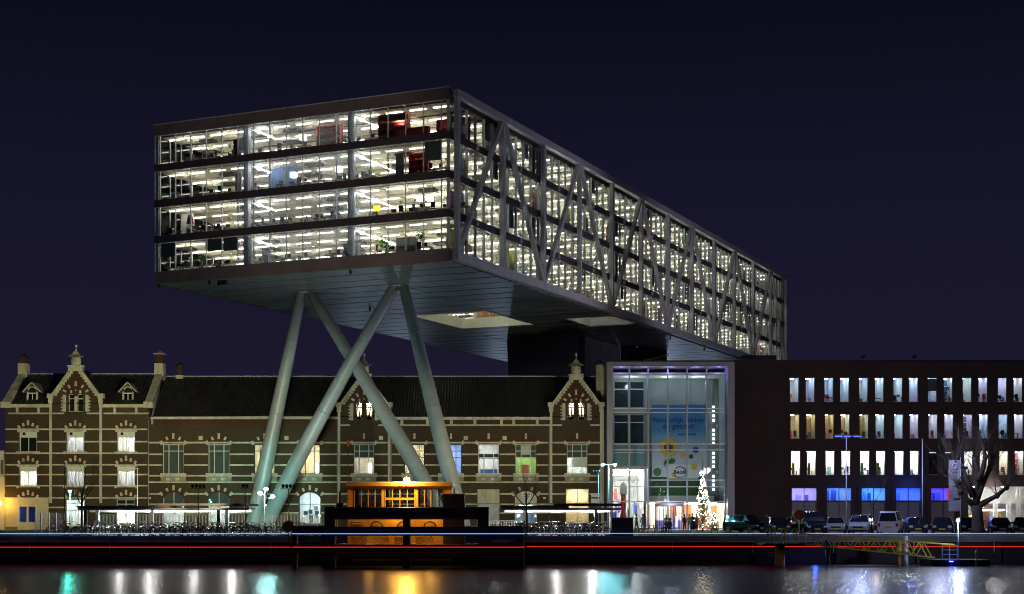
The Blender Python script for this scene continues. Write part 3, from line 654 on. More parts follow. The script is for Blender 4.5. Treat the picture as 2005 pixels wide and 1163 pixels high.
mb = MB(); wall_grid(mb, fx(99), fx(198), fz(790), fz(775), [(a, b_, fz(790), fz(775)) for a, b_, c, d in gz], YF); wall_grid(mb, fx(104.5), fx(192.5), fz(775), fz(770.5), [(a, b_, fz(775), fz(770.5)) for a, b_, c, d in gz], YF); mb.build('gable_base', 'brick', hs)
rowsL = ((839, 842), (863.3, 866.2), (886, 888.7), (908.5, 911.4), (927.8, 930.6), (949.6, 952.4), (973.6, 976.2), (992, 995))
bands(hs, rowsL, 11, 289, ops)
for a, b_ in ((8, 99), (195, 292)): B('cornice', hs, fx(a), fx(b_), YF-.32, YF+.1, fz(798), fz(791.5), 'stone'); B('frieze_band', hs, fx(a+8), fx(b_), YF-.10, YF+.02, fz(811), fz(808), 'stone')
B('frieze_band', hs, fx(101), fx(126), YF-.09, YF+.02, fz(811), fz(808), 'stone'); B('frieze_band', hs, fx(170), fx(194), YF-.09, YF+.02, fz(811), fz(808), 'stone')
for a in (34, 76, 225, 267): B('frieze_block', hs, fx(a-2.4), fx(a+2.4), YF-.12, YF+.02, fz(808), fz(798), 'stone')
gable(hs, 148.5, 0, gwl, 0)
for k, (a, b_) in enumerate(cols):
    c = (a+b_)/2
    for rowi, (yt, yg, yb) in enumerate(((842, 855.5, 884.5), (910, 922, 951.5))):
        B('transom_panel', hs, fx(a), fx(b_), YF+.10, YF+.2, fz(yg), fz(yt), 'white')
        if rowi == 0: B('vent', hs, fx(a+6.5), fx(a+11.5), YF+.06, YF+.11, fz(yt+10), fz(yt+4.5), 'black')
        window(hs, a+1, b_-1, yg, yb, (c,), ())
        B('lintel', hs, fx(a-4), fx(b_+4), YF-.10, YF+.02, fz(yt+4), fz(yt-.5), 'stone')
        for s_ in (-1, 1): stone(hs, (a if s_ < 0 else b_)+s_*3, yb+2, 5, 5, 0, .13, 'sill_block')
        lamp = {(0, 0): 0, (0, 1): 170, (1, 0): 75, (1, 1): 60, (2, 0): 170, (2, 1): 90}[(k, rowi)]
        if lamp:
            room(hs, fx(a-8), fx(b_+8), YF+.36, YF+3.8, fz(yb+4), fz(yt-2), 'plaster', lamp, (1, .97, .95))
            if (k, rowi) != (0, 1):
                for q, (ca_, cb_) in enumerate(((.03, .42), (.55, .9)) if (k, rowi) != (2, 0) else ((.22, .36), (.55, .62))):
                    cm = MB(); n = 10
                    for j in range(n): xa = fx(a+(b_-a)*(ca_+(cb_-ca_)*j/n)); xb = fx(a+(b_-a)*(ca_+(cb_-ca_)*(j+1)/n)); d1, d2 = .05*(j % 2), .05*((j+1) % 2); cm.quad((xa, YF+.45+d1, fz(yb)), (xb, YF+.45+d2, fz(yb)), (xb, YF+.45+d2, fz(yg-1)), (xa, YF+.45+d1, fz(yg-1)))
                    cm.build('curtain', CURT, hs)
        else: B('dark_room', hs, fx(a-3), fx(b_+3), YF+.9, YF+1, fz(yb+4), fz(yt-2), 'black')
    for yb, nn in ((836, 0), (905, 1), (972, 2)):
        arc_brick(hs, c, yb+2, 20, 8, 7)
        for d, dy_, h_, an in ((0, -8, 10, 0), (-9.3, -4.5, 6.5, -.25), (9.3, -4.5, 6.5, .25), (-18, 0, 6.5, -.5), (18, 0, 6.5, .5)): stone(hs, c+d, yb+dy_, 4.4, h_, an)
window(hs, 129, 165.5, 978, 1030, (140, 152), (986, 999)); room(hs, fx(124), fx(170), YF+.36, YF+5, fz(1034), fz(976), 'plaster', 70, (.75, .88, 1))
window(hs, 228, 264, 978, 1026, (246,), (987, 999)); room(hs, fx(222), fx(270), YF+.36, YF+5, fz(1034), fz(998), 'plaster', 110, (.9, .95, 1)); B('dark_room', hs, fx(224), fx(268), YF+.5, YF+.6, fz(997), fz(976), 'black')
# painted shopfront with double door
mb = MB(); wall_grid(mb, fx(10), fx(95), 0, fz(975), [(fx(38), fx(52), fz(1022), fz(992)), (fx(55.5), fx(69), fz(1022), fz(992))], YF+.06, .12); sf = mb.build('shopfront', mat('cream_render', (.66, .60, .42), .7, 0, .12, 1), hs)
for a, b_ in ((38, 52), (55.5, 69)): B('door_pane', sf, fx(a), fx(b_), YF+.1, YF+.12, fz(1022), fz(992), 'glass')
for a in (36, 53, 71): B('door_stile', sf, fx(a-.8), fx(a+.8), YF+.0, YF+.055, .02, fz(988), 'white')
B('shopfront_cornice', sf, fx(8), fx(97), YF-.12, YF+.055, fz(977), fz(974), 'stone'); B('plinth', sf, fx(10), fx(34), YF-.06, YF+.055, .0, .35, 'concrete')
room(hs, fx(30), fx(76), YF+.3, YF+4, .02, fz(988), (.12, .15, .4), 10, (.5, .6, 1))
sloped_roof(hs, fx(22), fx(300), YF-.15, fz(791), YF+6, pz(733, YF+6))
for xe, xt, nm, ct in ((13, 46.5, 0, 700), (292, 313, 1, 695)):          # raking parapets with chimneys
    z0, z1 = fz(793), pz(728, YF+6); a, b_ = fx(xe), px(xt, YF+6)
    mb = MB(); mb.add([(a-.45, YF-.4, z0-.3), (a+.45, YF-.4, z0-.3), (a+.45, YF-.4, z0+.35), (a-.45, YF-.4, z0+.35), (b_-.45, YF+6.4, z1-.4), (b_+.45, YF+6.4, z1-.4), (b_+.45, YF+6.4, z1+.35), (b_-.45, YF+6.4, z1+.35)], [(0, 1, 2, 3), (5, 4, 7, 6), (0, 4, 5, 1), (1, 5, 6, 2), (2, 6, 7, 3), (3, 7, 4, 0)])
    pr = mb.build('raking_parapet', 'stone', hs); B('parapet_foot', pr, a-.55, a+.55, YF-.55, YF+.3, fz(799), fz(787), 'stone')
    zt = pz(ct, YF+6); x_ = b_; cx0 = MB().box(x_-.42, x_+.42, YF+5.6, YF+6.5, z1-.3, zt).build('chimney', 'redbrick', hs)
    B('chimney_base', cx0, x_-.55, x_+.55, YF+5.4, YF+6.7, z1-1.0, z1+1.0, 'stone'); B('chimney_cap', cx0, x_-.68, x_+.68, YF+5.35, YF+6.75, zt, zt+.18, 'zinc' if nm else 'tile'); MB().lathe([(.5, zt+.18), (.2, zt+.45), (.05, zt+.5)], (x_, YF+6.05, 0), 8).build('chimney_hood', 'zinc' if nm else 'tile', cx0)
for c in (60, 248):                                                # dormers
    d_ = MB(); y0 = YF+.7; xl, xr = fx(c-10), fx(c+10); zb, ze = fz(792), fz(766)
    dm = MB().box(xl+.05, xr-.05, y0+.08, YF+3.6, zb, ze).build('dormer', 'tile', hs)
    for s_ in (-9.2, 9.2): B('dormer_post', dm, fx(c+s_-1.7), fx(c+s_+1.7), y0-.1, y0+.07, zb, ze, 'stone')
    B('dormer_sill', dm, fx(c-11), fx(c+11), y0-.2, y0+.07, zb, zb+.18, 'stone'); B('dormer_transom', dm, fx(c-8), fx(c+8), y0-.07, y0+.07, fz(770), fz(768), 'white'); B('dormer_mullion', dm, fx(c-.8), fx(c+.8), y0-.06, y0+.07, zb+.18, fz(770), 'white')
    for s_ in (-1, 1): B('dormer_pane', dm, *sorted((fx(c+s_*.9), fx(c+s_*7.4))), y0+.0, y0+.02, zb+.2, fz(770), 'glassdark')
    spandrel(dm, c-8, c+8, 758, 766, 'stone', y0-.04)
    MB().prism([(fx(c-8), fz(766)), (fx(c+8), fz(766)), (fx(c), fz(752))], y0+.03, y0+.08).build('dormer_tympanum', 'black', dm)
    for s_ in (-1, 1):
        MB().bar((fx(c+s_*18), y0-.3, fz(767)), (fx(c), y0-.3, fz(748)), .12, .26, up=(0, 1, 0)).build('barge_board', 'stone', dm)
        e0, e1 = fx(c+s_*19), fx(c); mb = MB(); mb.quad((e0, y0-.35, fz(768.5)), (e1, y0-.35, fz(746.5)), (e1, YF+4.6, fz(746.5)), (e0, YF+3.0, fz(768.5))); mb.build('dormer_roof', 'zinc', dm)
    MB().tube([(fx(c)-.5, y0-.33, fz(760)), (fx(c)-.25, y0-.33, fz(757)), (fx(c), y0-.33, fz(755)), (fx(c)+.25, y0-.33, fz(757)), (fx(c)+.5, y0-.33, fz(760))], .05, 5).build('dormer_bracket', 'stone', dm)

# ---------------------------------------------------------------- long factory hall
hl = thing('brick_factory_hall', 'long brick factory hall with tall windows, cream bands and two crowned gables', 'building', (fx(740), YF+7, 0))
win = [(319, 360, 0), (408, 449, 0), (498, 538, 80), (587, 626.5, 80), (693, 732.5, 50), (792, 831, 80), (862, 904, 70), (936.5, 977, 75), (1009.5, 1050, 45), (1110, 1150, 90)]
opsH = [(a, b_, 870, 928) for a, b_, l_ in win]
low = [(319.5, 360.5, 962, 1030, 6), (408, 449, 962, 1030, 6), (498, 539, 975, 1030, 70), (585.5, 628, 962, 1026, 110), (935, 978, 958, 1026, 0), (1008, 1051, 961, 1022, 35), (1108, 1153, 957, 1024, 45)]
opsH += [o[:4] for o in low]
GW = {713: [(696.5, 709), (716.5, 729.5)], 1128: [(1111.5, 1124.5), (1132, 1145)]}
mb = MB(); wall_grid(mb, fx(290), fx(1184), 0, fz(820), [(fx(a), fx(b_), fz(d), fz(c)) for a, b_, c, d in opsH]+[(fx(a), fx(b_), fz(823), fz(820)) for q in GW.values() for a, b_ in q], YF); mb.build('wall', 'brick', hl)
for c, lit in ((713, 190), (1128, 130)):
    gw = GW[c]; mb = MB(); wall_grid(mb, fx(c-49), fx(c+49), fz(820), fz(792), [(fx(a), fx(b_), fz(820), fz(792)) for a, b_ in gw], YF); wall_grid(mb, fx(c-44), fx(c+44), fz(792), fz(787.5), [(fx(a), fx(b_), fz(792), fz(787.5)) for a, b_ in gw], YF); mb.build('gable_base', 'brick', hl)
    gable(hl, c, 17, gw, lit)
rowsH = ((865, 868.3), (888, 891), (909, 912), (930, 933), (942.5, 945.6), (965.5, 968.6), (986, 988.4), (1003, 1005.5))
bands(hl, rowsH, 291, 1183, [(a-1, b_+1, c, d) for a, b_, c, d in opsH])
B('eaves_cornice', hl, fx(296), fx(662), YF-.35, YF+.1, fz(821), fz(816.5), 'stone'); B('eaves_brick_course', hl, fx(292), fx(662), YF-.12, YF+.02, fz(830), fz(821), 'redbrick')
for a, b_ in ((764, 1078),):
    B('eaves_cornice', hl, fx(a), fx(b_), YF-.35, YF+.1, fz(822), fz(816.5), 'stone'); B('frieze_band', hl, fx(a), fx(b_), YF-.12, YF+.02, fz(834), fz(831), 'stone')
    for q in (787, 837, 884, 930, 982, 1006, 1052): B('frieze_block', hl, fx(q-2.8), fx(q+2.8), YF-.14, YF+.02, fz(831), fz(822), 'stone')
for c in (713, 1128):
    for s_ in (-1, 1): B('frieze_band', hl, *sorted((fx(c+s_*28), fx(c+s_*46))), YF-.09, YF+.02, fz(834), fz(831), 'stone')
for k, (a, b_, lamp) in enumerate(win):
    c = (a+b_)/2
    big = k < 4
    window(hl, a, b_, 870, 928, (a+(b_-a)*.27, a+(b_-a)*.73), (883,) if k < 4 else (883, 896), 'mulldark' if k in (2, 3, 5, 6) else 'white', 1.5)
    arc_brick(hl, c, 869, 20, 7, 8)
    stone(hl, c, 854, 4.2, 11)
    for s_ in (-1, 1):
        if big: stone(hl, c+s_*12.5, 858.5, 4, 7, s_*.45)
        stone(hl, c+s_*23, 867, 6, 8, s_*.5 if big else s_*.7, .14); stone(hl, c+s_*23, 930.5, 5, 8, 0, .15, 'sill_block')
    for d in (-10, 8): stone(hl, c+d, 938, 8, 5.5, 0, .06, 'apron_block')
    B('apron', hl, fx(a-4), fx(b_+4), YF-.05, YF+.02, fz(941.5), fz(933.2), GSTONE)
    x0, x1 = fx(a-10), fx(b_+10)
    if lamp:
        wallc = {2: (.72, .66, .5), 3: (.72, .66, .5), 4: (.5, .45, .38), 5: (.72, .66, .5), 6: (.35, .45, .75), 7: (.6, .6, .62), 8: (.35, .5, .18), 9: (.7, .72, .72)}[k]
        room(hl, x0, x1, YF+.36, YF+4.2, fz(931), fz(868), wallc, lamp, (1, .90, .72) if k in (2, 3, 5) else (1, .97, .92), .7)
        if k in (4, 8, 9): B('upper_screen', hl, fx(a), fx(b_), YF+.40, YF+.46, fz(896), fz(870), 'blind')
        if k == 9: B('roller_screen', hl, fx(a+13), fx(b_), YF+1.2, YF+1.25, fz(914), fz(896), 'plaster')
        if k == 8: B('picture_panel', hl, fx(a+12), fx(a+26), YF+1.4, YF+1.45, fz(928), fz(909), paint((.6, .12, .14))); B('inner_door', hl, fx(a+12), fx(a+28), YF+.36, YF+.39, fz(890), fz(872), 'white')
        if k == 7: B('blue_counter', hl, fx(a+4), fx(b_-4), YF+1.5, YF+2.0, fz(928), fz(918), paint((.08, .2, .6))); B('dark_truss', hl, fx(a), fx(b_), YF+1.1, YF+1.3, fz(897), fz(888), 'black')
        if k in (3, 4): B('wall_lamp', hl, fx(a+24), fx(a+31), YF+2.4, YF+2.6, fz(925), fz(905), emis((1, .93, .8), 6.0))
    else:
        B('dark_room', hl, x0, x1, YF+1.2, YF+1.3, fz(931), fz(868), 'blind')
for xx in (393, 561, 746, 778, 912, 988): stone(hl, xx, 857.5, 8, 8, 0, .05, 'vent_block')
for k, (a, b_, c, d, lamp) in enumerate(low):
    m_ = (a+b_)/2
    if k < 4:
        window(hl, a, b_, c, d, (m_,), (987,), 'white' if k < 2 else 'mulldark', 1.5, sill=False); spandrel(hl, a, b_, c, c+16 if k != 2 else c+12, 'brick')
        arc_brick(hl, m_, c+14, 21, 12, 8)
        for dx_, dy_, h_, an in ((0, -7, 10, 0), (-12.5, -3, 7, -.4), (12.5, -3, 7, .4), (-24, 5, 8, -.6), (24, 5, 8, .6)): stone(hl, m_+dx_, c+dy_, 4.4, h_, an, .12)
        room(hl, fx(a-8), fx(b_+8), YF+.36, YF+4, fz(1034), fz(988 if k < 3 else 958), 'plaster', lamp if k > 1 else 60, (.72, .84, 1))
        if k < 2: B('dark_room', hl, fx(a-3), fx(b_+3), YF+.4, YF+.5, fz(987.5), fz(958), 'blind')
        if k == 3:
            for j in range(7): xx = random.uniform(a+3, b_-3); yy = random.uniform(990, 1015); B('machine_part', hl, fx(xx-3), fx(xx+3), YF+1.2, YF+2, fz(yy+8), fz(yy), paint(random.choice([(.1, .12, .2), (.3, .35, .5), (.05, .08, .25), (.5, .5, .55)])))
    elif k == 4: B('blind_panel', hl, fx(a), fx(b_), YF+.05, YF+.2, fz(986), fz(c), 'stone'); B('service_door', hl, fx(a), fx(b_), YF+.1, YF+.2, .02, fz(987), 'zinc')
    elif k == 5:
        MB().box(fx(a), fx(b_), YF+.06, YF+.2, fz(986), fz(c)).build('arch_infill', 'stone', hl); spandrel(hl, a, b_, c, c+14, 'brick')
        for s_ in (-1, 1): stone(hl, m_+s_*25, 967, 6, 9, s_*.78, .14); stone(hl, m_+s_*12, 957, 4, 7, s_*.4)
        pl = B('notice_board', hl, fx(a+13), fx(a+32), YF-.02, YF+.05, fz(984), fz(963), 'white')
        for j in range(4): B('notice_line', pl, fx(a+15), fx(a+30-2*j), YF-.03, YF-.021, fz(968+4*j+1.2), fz(968+4*j), paint((.1, .13, .3)))
        window(hl, a, b_, 988, d, (a+20,), (), 'white', 1.5); room(hl, fx(a-4), fx(b_+4), YF+.36, YF+4, fz(1030), fz(988), (.5, .6, .8), 8, (.7, .85, 1))
    else:
        window(hl, a, b_, c, d, (m_,), (985,), 'white', 1.5); room(hl, fx(a-2), fx(b_+8), YF+.36, YF+5, fz(1034), fz(c-2), (.72, .6, .42), lamp, (1, .88, .7))
sg = B('wall_sign', hl, fx(1157), fx(1181), YF-.08, YF-.02, fz(985), fz(968), 'white')
B('sign_stripe', sg, fx(1157.5), fx(1180.5), YF-.095, YF-.081, fz(976.5), fz(973), paint((.05, .1, .5)))
for xx in (293, 600, 1066): B('wall_light', hl, fx(xx-2.5), fx(xx+2.5), YF-.2, YF-.0, fz(977), fz(973.5), 'white')
B('corner_pilaster', hl, fx(1177), fx(1182.5), YF-.16, YF+.02, 0, fz(800), 'stone')
sloped_roof(hl, fx(297), fx(1180), YF-.15, fz(817), YF+7, pz(738, YF+7))
MB().prism([(fx(1032), pz(739, YF)), (fx(1078), pz(739, YF)), (fx(1055), pz(727, YF))], YF+7, YF+11).build('ridge_lantern', 'tile', hl)
B('party_wall_cap', hl, px(301, YF+3), px(303, YF+3), YF-.1, YF+7, fz(818), fz(816), 'zinc')
mb = MB(); z0, z1 = fz(818), pz(724, YF+7); mb.add([(fx(297), YF-.3, z0), (fx(301), YF-.3, z0), (px(318, YF+7), YF+7, z1), (px(313, YF+7), YF+7, z1), (fx(297), YF-.3, z0-.8), (fx(301), YF-.3, z0-.8), (px(318, YF+7), YF+7, z1-.8), (px(313, YF+7), YF+7, z1-.8)], [(0, 1, 2, 3), (0, 4, 5, 1), (1, 5, 6, 2), (3, 2, 6, 7), (0, 3, 7, 4)]); mb.build('roof_flashing', 'zinc', hl)
x_ = px(353, YF+7); zt = pz(718, YF+7); ch = MB().box(x_-.3, x_+.3, YF+6.6, YF+7.3, pz(742, YF+7), zt).build('chimney', 'redbrick', hl); MB().lathe([(.62, zt), (.66, zt+.12), (.2, zt+.42), (.03, zt+.5)], (x_, YF+6.95, 0), 10).build('chimney_cap', 'tile', ch); B('chimney_base', ch, x_-.45, x_+.45, YF+6.4, YF+7.4, pz(742, YF+7), pz(735, YF+7), 'stone')
x_ = px(1174, YF+5); MB().box(x_-.45, x_+.45, YF+4.4, YF+5.4, pz(790, YF+5), pz(715, YF+5)).build('end_stack', 'stone', hl); MB().lathe([(.55, 0), (.5, .3), (.1, .6)], (x_, YF+4.9, pz(715, YF+5)), 8).build('stack_cap', 'tile', hl)
# sliver of the neighbour at the left edge
nb = thing('neighbour_house', 'pale neighbouring house cut off by the left picture edge', 'building', (fx(-20), YF+5, 0))
MB().box(fx(-60), fx(7.5), YF+.5, YF+9, 0, fz(885)).build('wall', 'plaster', nb); B('window', nb, fx(-1), fx(4), YF+.44, YF+.52, fz(928), fz(900), 'glassdark'); B('band', nb, fx(-60), fx(7.5), YF+.40, YF+.49, fz(934), fz(930), 'stone'); B('eaves', nb, fx(-60), fx(8.5), YF+.3, YF+9.2, fz(885), fz(882), 'stone')

for xx, par, yt in ((291.5, hl, 822), (661, hl, 822), (766, hl, 834), (1075, hl, 834)):
    MB().tube([(fx(xx), YF-.2, .1), (fx(xx), YF-.2, fz(yt))], .07, 6).build('downpipe', 'zinc', par)
MB().tube([(fx(303), YF-.42, fz(816)), (fx(660), YF-.42, fz(816))], .08, 6).build('gutter', 'zinc', hl)
# ================================================================== glass atrium
atr = thing('glass_atrium', 'tall glass entrance hall with a pale portal frame between factory and dark office block', 'building', (fx(1310), YF+8, 0))
ZT = fz(711)
fr_m = mat('pale_portal_cladding', (.30, .31, .36), .5, .1, .12, .5)
xl0, xl1, xr0, xr1 = fx(1187), fx(1198), fx(1421), fx(1434.5)
B('portal_jamb', atr, xl0, xl1, YF-1.6, YF+14, 0, fz(718.5), fr_m); B('portal_jamb', atr, xr0, xr1, YF-1.6, YF+14, 0, fz(718.5), fr_m)
B('portal_head', atr, xl0, xr1, YF-1.61, YF+14, fz(718.4), ZT, fr_m); B('roof_edge', atr, xl0-.1, xr1+.02, YF-1.7, YF+14, ZT+.01, ZT+.16, 'black')
for k in range(18):                                              # slatted soffit of the portal, lit violet-blue
    a = xl1+(xr0-xl1)*k/18; B('soffit_board', atr, a+.03, a+(xr0-xl1)/18-.03, YF-1.55, YF+2.0, fz(718.6)-.10, fz(718.6)-.03, 'white')
mx = [1198.5, 1232, 1269, 1307, 1345, 1383, 1420.5]; ty = [731, 800, 807.5, 869.5, 881, 940, 953, 982]
for x in mx: B('mullion', atr, fx(x)-.09, fx(x)+.09, YF-.35, YF-.02, 0, fz(722), 'steel_pale')
for y in ty: B('transom', atr, fx(1198), fx(1421), YF-.22, YF-.06, fz(y)-.06, fz(y)+.06, 'mull')
ys = [731, 800, 869.5, 940, 982]
for i in range(6):
    for j in range(4): B('pane', atr, fx(mx[i])+.1, fx(mx[i+1])-.1, YF-.14, YF-.125, fz(ys[j+1])+.07, fz(ys[j])-.07, 'glass')
for i in (0, 1, 4, 5): B('pane', atr, fx(mx[i])+.1, fx(mx[i+1])-.1, YF-.14, YF-.125, .1, fz(982)-.07, 'glass')
# inside: pale back wall with banner, dark office windows at left, shop below, stair at right
IY = YF+6
def ix(x): return px(x, IY)
def iz(y): return pz(y, IY)
wm_ = mat('atrium_panel_wall', (.20, .225, .24), .7, 0, .12, .5)
for r in range(4):
    for c in range(3):
        a0, a1 = 1262+45*c, 1262+45*(c+1); b0, b1 = 740+60.5*r, 740+60.5*(r+1)
        B('wall_panel', atr, ix(a0)+.015, ix(a1)-.015, IY+.1, IY+.25, iz(b1)+.015, iz(b0)-.015, wm_)
B('wall_backing', atr, ix(1255), ix(1425), IY+.26, IY+.4, iz(984), iz(718), 'concrete')
B('hall_ceiling', atr, xl1, xr0, YF+.1, YF+13, fz(733), fz(732), 'plaster')
B('lower_beam', atr, ix(1262), ix(1398), IY-.2, IY+.05, iz(982), iz(971), 'plaster')
# left strip: two storeys of office windows over the bright shop
for (ya, yb) in ((748, 798), (813, 868), (872, 910)):
    for (xa, xb) in ((1203, 1229), (1234, 1260)):
        wo = B('inner_window', atr, ix(xa), ix(xb), IY+.05, IY+.1, iz(yb), iz(ya), mat('dark_office_glass', (.02, .03, .04), .1) if ya < 860 else paint((.10, .28, .30), .3))
        B('inner_window_bar', wo, ix(xa), ix(xb), IY+.0, IY+.045, iz(ya+14)-.05, iz(ya+14)+.05, 'mull')
        B('inner_jamb', wo, ix(xa)-.12, ix(xa), IY-.02, IY+.12, iz(yb), iz(ya), 'mull')
for yy in (800, 806): B('floor_edge', atr, ix(1198), ix(1262), IY-.2, IY+.1, iz(yy)-.16, iz(yy)+.16, fr_m)
B('left_strip_wall', atr, ix(1196), ix(1262), IY+.13, IY+.25, iz(912), iz(718), fr_m)
B('shop_ceiling', atr, fx(1198.5), fx(1268), YF+.3, YF+12, fz(917), fz(913), 'plaster')
sh_ = room(atr, fx(1199), fx(1262), YF+.6, YF+11, .05, fz(918), 'plaster', 90, (.95, .97, 1), .8)
for k in range(5): B('shop_light_row', sh_, fx(1203), fx(1258), YF+1.5+1.7*k, YF+1.62+1.7*k, fz(918)-.5-.02*k, fz(918)-.42-.02*k, emis((.95, .97, 1), 30.0))
rs = random.Random(5)
for k in range(9):
    x = rs.uniform(1203, 1250); y = rs.uniform(945, 1012); c = rs.choice([(.5, .08, .08), (.12, .15, .5), (.08, .3, .15), (.6, .6, .62), (.35, .1, .3)])
    B('shop_display', sh_, fx(x), fx(x+rs.uniform(4, 9)), YF+3+k*.5, YF+3.3+k*.5, fz(y+rs.uniform(12, 26)), fz(y), paint(c))
B('shop_pillar', atr, ix(1255), ix(1266), YF+3, YF+3.8, 0, fz(912), 'plaster')
# giant standing figure display at shop window
fg = thing('standing_display', 'tall red and white display column behind the shop glass', 'display', (fx(1222), YF+1.2, 0), local=True)
MB().lathe([(.35, 0), (.4, 1.6), (.28, 2.2), (.34, 3.2), (.3, 4.2)], n=12).build('column', 'red', fg); MB().lathe([(.42, 4.2), (.42, 5.4), (.2, 5.9)], n=12).build('top', 'white', fg)
# right strip: stair with bright slots
for k in range(4):
    y0 = 795+45*k
    for q in range(4): B('light_slot', atr, ix(1394.5), ix(1398.5), IY-.35, IY-.25, iz(y0+8.5*q+5), iz(y0+8.5*q), emis((.75, .92, 1), 3.2))
    B('stair_window', atr, ix(1409), ix(1417), IY+3, IY+3.1, pz(y0+36, IY+3), pz(y0+2, IY+3), emis((.75, .92, 1), 2.2))
    MB().bar((ix(1401), IY+.6, iz(y0+40)), (ix(1424), IY+1.4, iz(y0+24)), .9, .35).build('stair_flight', 'plaster', atr)
    MB().bar((ix(1401), IY+.1, iz(y0+26)), (ix(1424), IY+.1, iz(y0+10)), .06, .06).build('stair_rail', 'black', atr)
B('stair_wall', atr, ix(1398), ix(1428), IY+3.6, IY+3.8, 0, iz(730), fr_m)
B('top_stair_lamp', atr, ix(1410), ix(1415), IY+.5, IY+.8, iz(753), iz(749), emis((.6, 1, .95), 10.0))
# the hanging banner: blue sky, white field, grass; sunflower, tub, lettering
bn = thing('hanging_banner', 'huge hanging banner with sunflower, tub and blue sky inside the glass entrance', 'banner', (ix(1330), IY-.5, iz(970)))
BY = IY-.5; KB = 3010/BY
bx_ = lambda x: px(x, BY); bz_ = lambda y: pz(y, BY)
bmat, t, b = nodes('banner_print'); b.inputs['Roughness'].default_value = .6
g = t.nodes.new('ShaderNodeNewGeometry'); s_ = t.nodes.new('ShaderNodeSeparateXYZ'); mr = t.nodes.new('ShaderNodeMapRange'); r = t.nodes.new('ShaderNodeValToRGB')
t.links.new(g.outputs['Position'], s_.inputs[0]); t.links.new(s_.outputs['Z'], mr.inputs[0]); mr.inputs[1].default_value = bz_(970); mr.inputs[2].default_value = bz_(793); t.links.new(mr.outputs[0], r.inputs[0])
els = r.color_ramp.elements; els[0].position = 0; els[0].color = (.62, .66, .72, 1); els[1].position = 1; els[1].color = (.012, .085, .26, 1)
for p_, c_ in ((.45, (.48, .53, .60, 1)), (.60, (.22, .36, .50, 1)), (.72, (.04, .20, .40, 1)), (.9, (.018, .13, .33, 1))): e = els.new(p_); e.color = c_
t.links.new(r.outputs[0], b.inputs['Base Color'])
MB().box(bx_(1276), bx_(1384), BY, BY+.06, bz_(970), bz_(793)).build('cloth', bmat, bn)
rb2 = random.Random(9); mb = MB()
for k in range(700):
    x = rb2.uniform(1276.5, 1383.5); y = rb2.uniform(938, 969.5); h_ = rb2.uniform(3, 9); mb.add([(bx_(x-.7), BY-.012-.00004*k, bz_(y)), (bx_(x+.7), BY-.012-.00004*k, bz_(y)), (bx_(x+rb2.uniform(-2, 2)), BY-.012-.00004*k, bz_(max(929, y-h_)))], [(0, 1, 2)])
mb.build('printed_grass', mat('print_grass', (.03, .11, .02), .7, 0, .6, 3), bn, 'stuff')
MB().box(bx_(1276.3), bx_(1383.7), BY-.010, BY-.004, bz_(969.8), bz_(934)).build('printed_field', mat('print_field', (.022, .085, .016), .7, 0, .5, 2), bn)
def disc(name, x, y, r0, r1, m, lay, petals=0, par=None):
    mb = MB(); n = 40 if petals else 24; P = []
    for k in range(n): a = 2*math.pi*k/n; rr = r1 if (not petals or k % 2 == 0) else r0; P.append((bx_(x+rr*math.cos(a)), BY-.05-.012*lay, bz_(y+rr*math.sin(a))))
    mb.add(P, [tuple(range(n))]); return mb.build(name, m, par or bn)
yel = paint((.62, .42, .01)); brn = paint((.10, .035, .012)); lg = paint((.05, .16, .03)); wht = paint((.66, .68, .66)); navy = paint((.012, .018, .10)); blu = paint((.03, .06, .35))
MB().bar((bx_(1304), BY-.052, bz_(895)), (bx_(1294), BY-.052, bz_(922)), .12, .01).build('printed_stem', lg, bn)
disc('printed_sunflower', 1309, 876, 16, 20, yel, 2, 1); disc('sunflower_centre', 1309, 876, 9, 9, brn, 4)
disc('printed_flower', 1337, 891, 4, 7, yel, 2, 1); disc('printed_flower', 1362, 881, 5, 7.5, blu, 2, 1); disc('printed_flower', 1353, 894, 3, 4.5, brn, 2)
disc('printed_leaf', 1307, 907, 6, 9, lg, 1, 1); disc('printed_leaf', 1287, 924, 5, 8, paint((.09, .2, .04)), 1); disc('printed_leaf', 1316, 903, 4, 6, lg, 1)
tub = MB().add([(bx_(1303), BY-.08, bz_(908)), (bx_(1374), BY-.08, bz_(908)), (bx_(1367), BY-.08, bz_(937)), (bx_(1310), BY-.08, bz_(937))], [(3, 2, 1, 0)]).build('printed_tub', wht, bn)
B('tub_lid', tub, bx_(1318), bx_(1370), BY-.105, BY-.09, bz_(909.5), bz_(906), paint((.5, .52, .54)))
disc('tub_flower', 1359, 914, 5, 7, yel, 5, 1, tub); disc('tub_flower', 1319, 929, 4, 6, yel, 5, 1, tub)
hp = []                                                             # heart stroke round the brand word
for k in range(15): a = R(-150+k*20); hp.append((bx_(1331+13*math.cos(a)), BY-.14, bz_(924-10.5*math.sin(a)+2*abs(math.cos(a)))))
MB().tube(hp, .05, 5).build('printed_heart', navy, tub)
def text(s, x, y, size, m, par, bold=0, name='lettering', Y=None, align='CENTER'):
    Y = BY-.16 if Y is None else Y
    c = bpy.data.curves.new(name, 'FONT'); c.body = s; c.size = size; c.align_x = align; c.extrude = .004; c.offset = bold; c.resolution_u = 3
    o = bpy.data.objects.new(name, c); COL.objects.link(o); dg = bpy.context.evaluated_depsgraph_get(); me = bpy.data.meshes.new_from_object(o.evaluated_get(dg)); bpy.data.objects.remove(o)
    me.transform(Matrix.Rotation(R(90), 4, 'X')); me.materials.clear(); me.materials.append(m)
    o = link(name, me, par); Lc = LOC.get(o.name, (0, 0, 0)); o.location = (px(x, Y)-Lc[0], Y-Lc[1], pz(y, Y)-Lc[2]); return o
